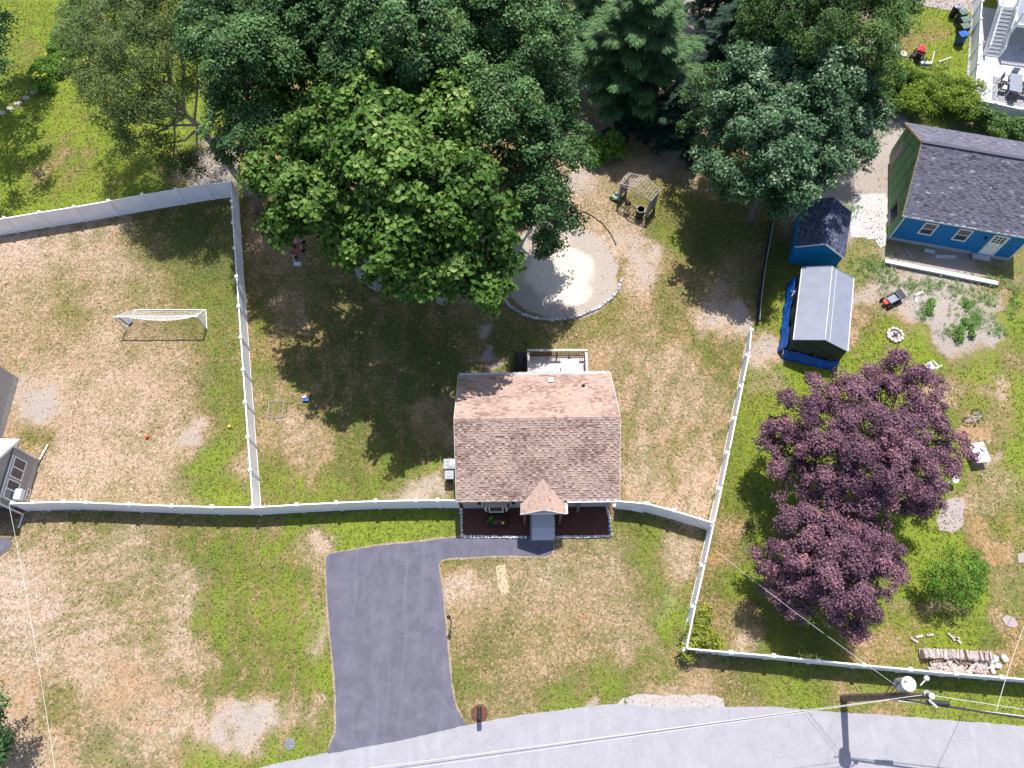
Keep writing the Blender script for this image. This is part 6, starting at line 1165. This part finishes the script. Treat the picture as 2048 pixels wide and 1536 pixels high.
def conifer(label,base,top,rad,m,seed,whorls=16,name='pine_tree',dens=1.0,tuft=.55,droop=.1):
    rg=np.random.default_rng(seed); rs=random.Random(seed); B=Vector(base); H_=top; t=thing(name,label,'tree',B)
    MB().tube([(0,0,-.1),(0,0,H_*.5),(0,0,H_)],[rad*.075,rad*.05,.03],8).build('trunk','bark',t,smooth=True)
    P=[];Nn=[];T=[];A=[]
    for w in range(whorls):
        f=w/(whorls-1); z=H_*(.22+.76*f); L0=rad*(1-f)**.75+.35; nb=rs.randint(5,8); m_=MB(); a0=rs.random()*6
        for k in range(nb):
            a=a0+2*PI*k/nb+rs.uniform(-.3,.3); L1=L0*rs.uniform(.7,1.12); d=Vector((math.cos(a),math.sin(a),.12-droop+ .35*f)); e=Vector((0,0,z))+d*L1
            m_.tube([(0,0,z),Vector((0,0,z))+d*L1*.5+Vector((0,0,.1)),e],[.05,.035,.012],5,False)
            nt_=max(3,int(L1*9*dens))
            for j in range(nt_):
                g=rs.uniform(.22,1.05); side=rs.uniform(-1,1)*L1*.30*(1.15-g*.7); sd2=Vector((-math.sin(a),math.cos(a),0)); c=Vector((0,0,z))+d*L1*g+sd2*side+Vector((0,0,rs.uniform(-.08,.12)))
                out=(d+sd2*side*.8/L1*2).normalized(); n=int(24*dens) 
                q=rand_unit(n,rg); pp=np.array(c)+q*np.array([tuft*.5,tuft*.5,tuft*.22])*rg.uniform(.2,1,n)[:,None]; P.append(pp); A.append(np.array(out)[None]+q*.8); nn=np.tile((0,0,1.),(n,1))+q*.5; Nn.append(nn); T.append(np.clip(rg.normal(.45+.1*rs.gauss(0,1),.16,n),0,1))
        m_.build('branch','bark',t)
    P=np.concatenate(P);Nn=np.concatenate(Nn);T=np.concatenate(T);A=np.concatenate(A)
    k=len(P); o=leaves('needles',P+np.array(B),Nn,.34,'needle',m,t,T,rg,off=B,along=A/np.linalg.norm(A,axis=1,keepdims=True)); o['kind']='stuff'; return t
def shrub(label,base,lobes,m,leaf,shape,cr,per,cover,seed,name='shrub',cat='shrub',group=None,stems=True):
    rg=np.random.default_rng(seed); rs=random.Random(seed); B=Vector(base); t=thing(name,label,cat,B,0,group)
    p,n,tt=lobe_points(lobes,rg,cr,per,cover,-.1,.2)
    if stems:
        m_=MB()
        for l in lobes:
            c=Vector(l[:3])-B; m_.tube([(0,0,0),c*.5+Vector((rs.uniform(-.1,.1),rs.uniform(-.1,.1),0)),c],[.04,.03,.012],5,False)
        m_.build('stems','bark',t)
    o=leaves('foliage',p,n,leaf,shape,m,t,tt,rg,off=B); o['kind']='stuff'; return t
def grass():
    rg=np.random.default_rng(99); n=230000; x=rg.uniform(-45,43,n); y=rg.uniform(-3,58,n)
    ix=np.clip(np.searchsorted(xs,x),0,nx_-1); iy=np.clip(np.searchsorted(ys,y),0,ny_-1); ch=chan[iy*nx_+ix]; pv,qv=project(x,y)
    keep=(rg.random(n)<(.35+.65*ch[:,0])*(1-np.clip(ch[:,1],0,1)*.92))&(pv>-60)&(pv<2110)&(qv>-60)&(qv<1600)
    for pl_ in ([(p.x,p.y) for p in grow(drive,.08)],[tuple(at(*p)[:2]) for p in road],[tuple(at(*p)[:2]) for p in [(918,1076),(1226,1076),(1226,745),(910,745)]],[tuple(at(*p)[:2]) for p in [(1766,240),(2200,240),(2200,560),(1766,500)]],[tuple(at(*p)[:2]) for p in [(1945,-80),(2200,-80),(2200,232),(1940,206)]]): keep&=~inpoly(x,y,pl_)
    x,y,ch=x[keep],y[keep],ch[keep]; n=len(x); t=np.clip(ch[:,0]*.75+.22*(ch[:,2]-.4)+rg.normal(.02,.17,n),0,1)
    pos=np.stack([x,y,np.full(n,.03)],1); nr=np.stack([rg.normal(0,.7,n),rg.normal(0,.7,n),np.ones(n)*.8],1)
    V,F=SHAPES['slim']; o=leaves('grass_tufts',pos,nr,.17,'slim','turf',None,t,rg); tag(o,'dry and green grass tufts over the lawns',None,None,'stuff')
grass()
def pebbles():
    rg=np.random.default_rng(5); P=[];sz=[]
    for (px,py,sx,sy,n) in ((1340,1402,120,10,260),(1700,1425,350,10,240),(1900,655,80,40,420),(1740,440,35,50,300),(1880,510,100,20,240),(1112,548,90,70,260),(1000,1460,120,10,90),(480,1450,60,30,120),(1690,280,50,60,160)):
        for k in range(n):
            q=at(px+rg.normal()*sx*.5,py+rg.normal()*sy*.5); P.append((q.x,q.y,.015+.35*math.exp(-(((q.x-mcx)/2.6)**2+((q.y-mcy)/2.2)**2)**1.5))); sz.append(rg.uniform(.012,.035))
    P=np.array(P); sz=np.array(sz); V=np.array([(1,0,0),(0,1,0),(-1,0,0),(0,-1,0),(0,0,.7)]); F=np.array([(0,1,4),(1,2,4),(2,3,4),(3,0,4)])
    vv=P[:,None]+V[None]*sz[:,None,None]*rg.uniform(.6,1.3,(len(P),5,1)); ff=(np.arange(len(P))[:,None,None]*5+F[None]).reshape(-1,3); o=np_mesh('pebbles',vv.reshape(-1,3),ff,'dirt'); tag(o,'small pebbles on bare soil and along the road edge',None,None,'stuff')
pebbles()
def mean_xy(L): w=wl(L); return Vector((sum(l[0] for l in w)/len(w),sum(l[1] for l in w)/len(w),0))

def jit(L,seed,amp=1.2,rk=.93):
    q=random.Random(seed); return [(px+q.uniform(-6,6),py+q.uniform(-6,6),z+(q.uniform(.3,.7) if q.random()<.55 else -q.uniform(.5,1.3))*amp,r*rk) for px,py,z,r in L]
CAT=[(590,140,13.6,1.55),(640,165,14,1.2),(575,220,13,1.3),(650,245,14,1.6),(590,300,12.8,1.7),(665,320,14,1.7),(555,370,11.5,1.5),(620,400,12.8,1.7),(575,445,10,1.1),(650,450,11,1.3),
 (755,165,14.6,1.55),(830,195,14.8,1.6),(900,215,14.4,1.5),(770,240,15,1.6),(845,270,15.2,1.8),(920,280,14.4,1.5),(735,310,14.6,1.3),(800,335,15.4,1.8),(880,350,15,1.8),(945,375,13.6,1.5),(735,390,14,1.3),(810,420,14.8,1.8),(890,430,14.4,1.7),(960,450,13,1.5),
 (715,462,12,1.3),(705,490,10.5,1.0),(770,490,13.2,1.5),(775,545,11,1.0),(830,565,10.5,1.0),(840,520,13,1.4),(910,520,12.6,1.1),(985,520,11,1.25),(940,570,10,1.05),(985,580,9.4,1.1)]
tree('large bright green tree with big heart shaped leaves, closest to the tan house',at(885,598),wl(jit(CAT,1,1.0,1.0)),'leaf_catalpa',.30,'heart',cr=.52,per=36,cover=.85,bark='bark_pale',tr=.38,seed=3,name='catalpa_tree',named_leaves=300,low=-.5)
T2=[(560,30,14.5,2.1),(620,20,15,2.0),(690,55,16,2.3),(640,90,15,1.7),(760,35,16,2.3),(745,95,15,1.8),(830,60,16,2.3),(880,110,15,2.0),(910,30,15.5,2.2),(830,130,14.6,1.5),(700,130,14,1.5),(960,90,15,2.1),(800,-30,15,2.4),(640,-60,15,2.5),(930,-40,15,2.4),(560,100,13,1.6),(700,190,12,1.6),(960,180,13,1.8),(600,60,13,1.8)]
tree('dark green maple behind the big leaved tree, spreading along the top centre',mean_xy(T2)+Vector((0,-1,0)),wl(jit(T2,2,1.7,.98)),'leaf_maple',.185,'diamond',cr=.46,per=72,cover=1.15,tr=.34,seed=5,name='maple_tree',low=-.5)
T3=[(1010,20,15,2.3),(1060,80,14.5,2.0),(1020,130,14.5,2.0),(1085,160,13.5,1.8),(1020,210,13.5,1.9),(1080,240,12.8,1.8),(1130,270,11,1.2),(1030,290,12.5,1.8),(1095,310,11.8,1.5),(1150,320,10.2,.8),(1040,360,11.5,1.5),(1085,395,10.5,1.4),(1120,420,9.4,1.1),(1075,445,9.2,1.2),(1095,480,8.2,.75),(990,330,12,1.3),(1105,60,13,1.5),(1110,0,13,1.7),(1060,-30,14,2.2),(1040,420,10.2,1.0),(985,180,14,1.6)]
tree('tall dark maple hanging over the sand play area, left of the pine',at(1020,400),wl(jit(T3,3,1.4,.96)),'leaf_maple',.18,'diamond',cr=.44,per=72,cover=1.15,tr=.30,seed=8,name='maple_tree',low=-.5)
T4=[(440,50,13.6,2.1),(500,35,14.5,2.2),(430,115,13.4,1.7),(495,110,14.2,1.9),(450,165,13,1.5),(510,180,13.4,1.6),(470,215,12.4,1.4),(440,260,11.2,1.1),(480,255,11.8,1.2),(450,296,10.5,.85),(470,-20,14.5,2.2),(540,240,13,1.4),(540,110,14.5,1.6)]
tree('blue green maple between the birch and the big leaved tree',at(520,420),wl(jit(T4,4,1.5,.98)),'leaf_maple',.18,'diamond',cr=.46,per=72,cover=1.15,tr=.28,seed=12,name='maple_tree',low=-.5)
T5=[(160,60,9,1.5),(215,45,10.5,1.9),(290,40,11.5,2.0),(350,40,12,1.9),(180,120,8.5,1.5),(240,110,10,1.9),(310,110,11,2.0),(370,110,11.6,1.6),(215,180,8.6,1.5),(275,185,9.4,1.8),(340,180,10.2,1.4),(230,235,7.8,1.0),(285,240,8.2,1.4),(320,290,6.6,.9),(255,280,7,.7),(345,330,5,.8),(380,330,4.5,.7),(300,-20,12,2.2),(380,30,12.5,1.4)]
tree('leaning birch with thin olive leaves at the top left, pale trunk by the fence corner',at(500,388),wl(T5,1.1),'leaf_birch',.20,'slim',cr=.50,per=62,cover=.95,bark='bark_pale',tr=.26,seed=15,name='birch_tree',low=-.6,lean=Vector(at(400,255,6.5))-Vector(at(500,388)),inner=.05)
T6=[(1520,130,9.6,1.9),(1590,120,10,2.0),(1650,150,10,2.0),(1490,190,9.2,1.7),(1560,200,10.2,2.1),(1630,215,10.2,2.1),(1700,200,9.2,1.7),(1465,250,8.6,1.5),(1530,270,9.4,1.9),(1600,280,9.6,2.0),(1670,275,9,1.8),(1730,250,8,1.4),(1440,300,7.6,1.4),(1500,330,8,1.6),(1570,345,8,1.7),(1640,335,7.8,1.5),(1715,300,7.2,1.1),(1425,345,6.6,.9),(1470,370,6.6,1.0),(1540,385,6.4,1.1),(1600,385,6.4,1.0),(1555,415,5.6,.8)]
tree('round blue green maple standing over the dark shed on the right',mean_xy(T6)+Vector((0,-.3,0)),wl(jit(T6,6,1.2,1.0)),'leaf_maple_blue',.20,'diamond',cr=.42,per=60,cover=1.2,tr=.26,seed=18,name='maple_tree',low=-.5)
T7=[(1560,20,12.5,2.2),(1620,40,12.3,2.2),(1690,30,12,2.2),(1745,45,11,1.8),(1590,80,11.6,1.7),(1660,90,11.4,2.0),(1720,110,10.4,1.8),(1760,140,9,1.2),(1785,20,10.5,1.4),(1620,-50,12,2.4),(1720,-50,11.5,2.2),(1740,180,7.8,1.0),(1700,150,9.5,1.2)]
tree('yellowish green ash tree at the top right behind the bluish maple',mean_xy(T7),wl(jit(T7,7,1.3,1.05)),'leaf_olive',.23,'slim',cr=.46,per=76,cover=1.2,tr=.26,seed=22,name='ash_tree',low=-.5)
T7b=[(1440,215,7,1.2),(1410,180,7.5,1.1),(1400,235,5.5,1.2),(1380,205,6,1.0),(1430,160,8,1.1),(1425,270,4.5,.9)]
tree('small understorey maple in the gap between the pine and the bluish maple',mean_xy(T7b),wl(T7b),'leaf_maple',.17,'diamond',cr=.40,per=44,cover=.55,tr=.12,seed=25,name='maple_tree')
conifer('tall pine with radiating branches, top centre right',at(1250,215),12.5,5.2,'needle_pine',31,whorls=13,dens=1.4,tuft=.8,droop=.05)
conifer('dark spruce below the pine at the edge of the shaded lawn',at(1340,290),6.2,2.4,'needle_spruce',33,whorls=14,name='spruce_tree',dens=1.2,tuft=.45,droop=.25)
conifer('dark spruce just left of the other spruce, above the round bush',at(1262,255),5.6,2.0,'needle_spruce',34,whorls=13,name='spruce_tree',dens=1.2,tuft=.45,droop=.25)
conifer('shadowy spruce at the top between the pine and the ash tree',at(1440,170),8.5,3.0,'needle_spruce',35,whorls=14,name='spruce_tree',dens=.9,droop=.3)
conifer('slim dark spruce at the top edge left of the pine',at(1165,120),9,2.6,'needle_pine',36,whorls=12,name='spruce_tree',dens=.9,droop=.2)
conifer('dark spruce at the very top right of the pine',at(1420,60),10,3.2,'needle_spruce',37,whorls=14,name='spruce_tree',dens=.9,droop=.3)
# purple maples
T8=[(1810,735,5.4,1.15),(1770,760,5.4,1.1),(1840,775,5.2,1.1),(1790,800,5.8,1.3),(1720,800,6,1.2),(1650,790,5.4,1.1),(1600,820,5,1.2),(1560,865,4.4,.95),(1640,850,6,1.5),(1710,870,6.6,1.6),(1780,870,6.4,1.5),(1840,850,5.6,1.2),(1590,900,5,1.2),(1660,920,6.4,1.6),(1740,940,6.8,1.7),(1810,930,6.2,1.5),(1870,890,5,1.0),(1920,895,4.2,.85),(1875,840,4.8,.7),(1580,960,4.4,1.1),(1640,970,5.4,1.1),(1710,985,6,1.15),(1790,980,5.6,1.2),(1850,955,5,1.1),(1845,1000,4.4,.8),(1540,880,3.8,.55),(1890,935,4.2,.7)]
tree('large purple leaved maple with a spreading ragged crown on the right lawn',at(1752,965),wl(jit(T8,8,.8,.97)),'leaf_purple',.13,'diamond',cr=.32,per=74,cover=1.3,tr=.22,seed=41,name='purple_maple',low=-.6)
T9=[(1650,1040,5,1.0),(1700,1065,5.6,1.2),(1600,1055,5,1.2),(1650,1090,6,1.4),(1720,1110,5.8,1.3),(1570,1110,4.6,1.1),(1620,1140,5.6,1.3),(1690,1160,5.8,1.3),(1750,1150,4.8,1.0),(1780,1110,4,.65),(1560,1160,4,.9),(1600,1190,4.4,1.0),(1670,1205,4.8,1.1),(1735,1200,4.2,.9),(1590,1225,3.4,.6),(1700,1235,3.8,.8),(1715,1258,3.2,.5),(1755,1060,4.6,.9),(1790,1135,3.4,.4),(1540,1120,3.6,.7)]
tree('rounder purple leaved maple nearest the road fence',at(1672,1150),wl(jit(T9,9,.8,.97)),'leaf_purple',.13,'diamond',cr=.32,per=74,cover=1.35,tr=.18,seed=44,name='purple_maple',low=-.6)
# young green tree
T10=[(1900,1120,2.6,.7),(1870,1150,2.2,.6),(1925,1150,2.4,.75),(1895,1170,2.6,.7),(1945,1180,1.6,.6),(1870,1185,1.5,.5),(1920,1195,1.6,.55),(1945,1125,1.8,.55),(1960,1150,1.2,.5)]
tree('young bright green tree with feathery branches right of the purple maple',at(1900,1172),wl(T10),'leaf_bright',.17,'slim',cr=.26,per=20,cover=.6,tr=.07,seed=47,name='young_tree',inner=.25)
T10b=[(1855,1120,1.2,.45),(1850,1150,1.0,.45),(1870,1135,1.3,.4)]
# trees just outside the left edge
T11=[(-40,-30,8,2.2),(-60,60,8,2.2),(-30,100,7,1.5),(-80,140,8,2.4),(-90,-60,9,2.8),(2,45,4.2,.9)]
tree('dark tree at the top left corner casting its shadow on the lawn',at(-60,130),wl(T11),'leaf_maple',.2,'diamond',cr=.5,per=44,cover=.55,tr=.25,seed=51,name='maple_tree')
T12=[(-50,170,7,1.7),(-80,215,7,1.7),(-20,150,6.4,1.3)]
T13=[(-24,1475,3,.8),(-8,1488,2.2,.5),(-40,1440,4,1.3),(-60,1500,4,1.4),(-25,1410,3.8,1.0),(-35,1530,3.6,1.1)]
tree('small green tree at the lower left edge with its shadow on dry grass',at(-60,1470),wl(T13),'leaf_maple',.16,'diamond',cr=.36,per=36,cover=.6,tr=.14,seed=53,name='maple_tree')
# shrubs
S1=[(*at(1198,292,.9),.75),(*at(1222,288,1.0),.75),(*at(1205,312,.7),.65),(*at(1228,300,.8),.55),(*at(1192,305,.5),.5)]
shrub('round bright green bush at the shaded lawn edge near the pergola',at(1212,305),S1,'leaf_bright',.24,'heart',.34,16,.62,61,name='bush',cat='bush')
S2=[(*at(px,py,z),r) for px,py,z,r in ((1400,1240,.9,.45),(1390,1262,.9,.5),(1408,1275,.8,.5),(1425,1288,.6,.4),(1388,1285,.8,.45),(1412,1225,.4,.3),(1380,1300,.9,.3))]
shrub('yellow green shrub in the corner of the white boundary fence',at(1398,1285),S2,'leaf_yellow',.15,'diamond',.25,22,.6,63,cat='shrub')
S3=[];rs=random.Random(4)
for k in range(46):
    f=rs.random(); px=1765+f*185; py=148+f*40+rs.uniform(-22,60)*(1-.35*f); S3.append((*at(px,py,rs.uniform(.5,1.7)),rs.uniform(.45,.85)))
t=shrub('thick mass of yellow green vines spilling over between the lawn and the dirt path',at(1850,200),S3,'leaf_lime',.19,'slim',.34,34,.55,65,name='vine_hedge',cat='vines')
S4=[(*at(1950+k*9+rs.uniform(-4,4),222+k*3.2+rs.uniform(-10,10),rs.uniform(.8,1.6)),rs.uniform(.28,.5)) for k in range(18)]
shrub('dark vines trailing along the near patio fence',at(1990,232),S4,'leaf_olive',.17,'diamond',.26,24,.5,66,name='vine',cat='vines')
S5=[(*at(px,py,z),r) for px,py,z,r in ((1800,135,.8,.6),(1780,160,1.0,.7),(1815,150,.7,.6),(1770,190,1.0,.6),(1785,215,.8,.6),(1830,205,.8,.7))]
shrub('bushy weeds under the ash tree left of the vine mass',at(1795,175),S5,'leaf_olive',.18,'diamond',.32,26,.55,67,name='bush',cat='bush')
# flower bed top left
t=thing('flower_bed','green garden bed with yellow lilies running up beside the birch','flower bed',at(110,140)); B0=at(110,140); rg=np.random.default_rng(71); lob=[]
for k in range(48):
    f=k/47; px=78+f*85+rs.uniform(-18,28); py=168-f*155+rs.uniform(-14,14); lob.append((*at(px,py,.25),rs.uniform(.35,.6)))
p,n,tt=lobe_points(lob,rg,.26,22,.6,-.1,.1); o=leaves('foliage',p,n,.2,'slim','leaf_bright',t,tt,rg,off=B0); o['kind']='stuff'
for px,py in ((72,146),(76,152),(86,152),(90,149),(68,150),(165,42),(178,42),(184,40),(172,46),(120,80),(128,118),(92,108)):
    q=at(px,py,.7)-B0; m=MB(); 
    for k in range(6): a=k*PI/3; m.add([q,q+Vector((.06*math.cos(a-.4),.06*math.sin(a-.4),.05)),q+Vector((.15*math.cos(a),.15*math.sin(a),.03)),q+Vector((.06*math.cos(a+.4),.06*math.sin(a+.4),.05))],[(0,1,2,3)])
    m.tube([q,Vector((q.x,q.y,0))],.012,4); m.build('lily','flower_yellow',t)
# weeds on the garden dirt and mound
rg=np.random.default_rng(81); P=[];N_=[];T=[]
areas=[(1745,535,40,28,60),(1830,570,60,22,60),(1900,580,50,20,40),(1845,625,16,22,26),(1905,668,26,16,26),(1950,640,34,26,60),(1965,600,40,26,50),(1925,610,30,20,26),(1990,560,40,20,30),(1990,660,20,20,24),(1770,560,30,20,24),(1700,300,50,50,40),(1740,265,40,15,40),(1690,420,40,20,30),(1960,262,60,12,90),(2010,270,40,10,70),(2025,600,15,60,40),(1560,430,20,30,20),(1545,420,10,40,20)]
for (px,py,sx,sy,n) in areas:
    for k in range(int(n*1.7)):
        q=at(px+rg.normal()*sx*.5,py+rg.normal()*sy*.5); gzq=.35*math.exp(-(((q.x-mcx)/2.6)**2+((q.y-mcy)/2.2)**2)**1.5); m=rg.integers(5,16); a=rg.uniform(0,2*PI,m); r=rg.uniform(.04,.26,m)*rg.uniform(.5,1.1)
        P.append(np.stack([q.x+r*np.cos(a),q.y+r*np.sin(a),gzq+rg.uniform(.04,.25,m)],1)); N_.append(np.stack([np.cos(a)*.6,np.sin(a)*.6,np.ones(m)],1)); T.append(np.clip(rg.normal(.5,.2,m),0,1))
P=np.concatenate(P);N_=np.concatenate(N_);T=np.concatenate(T)
o=leaves('weeds',P,N_,.13,'slim','weed',None,T,rg); tag(o,'low green weeds scattered over the garden dirt','weeds',None,'stuff')
# rows of leafy garden plants on the mound
for i,(px,py,w,lb) in enumerate(((1912,668,.42,'large leafy plant left on the top of the garden mound'),(1935,662,.38,'large leafy plant right on the top of the garden mound'),(1913,682,.34,'leafy plant lowest on the garden mound'),(1855,625,.36,'leafy plant at the left end of the garden bed'),(1860,608,.32,'upper leafy plant at the left end of the garden bed'),(1922,650,.28,'small leafy plant high on the garden mound'),(1936,676,.26,'small leafy plant right and low on the garden mound'),(1928,616,.24,'small plant in the middle of the garden dirt'))):
    q=at(px,py); gzq=.35*math.exp(-(((q.x-mcx)/2.6)**2+((q.y-mcy)/2.2)**2)**1.5); t=thing('garden_plant',lb,'plant',(q.x,q.y,gzq-.01),0,'leafy plants in the garden dirt'); plant('foliage',t,(0,0,.06),w*.85,44,'weed',.20,w*.8)
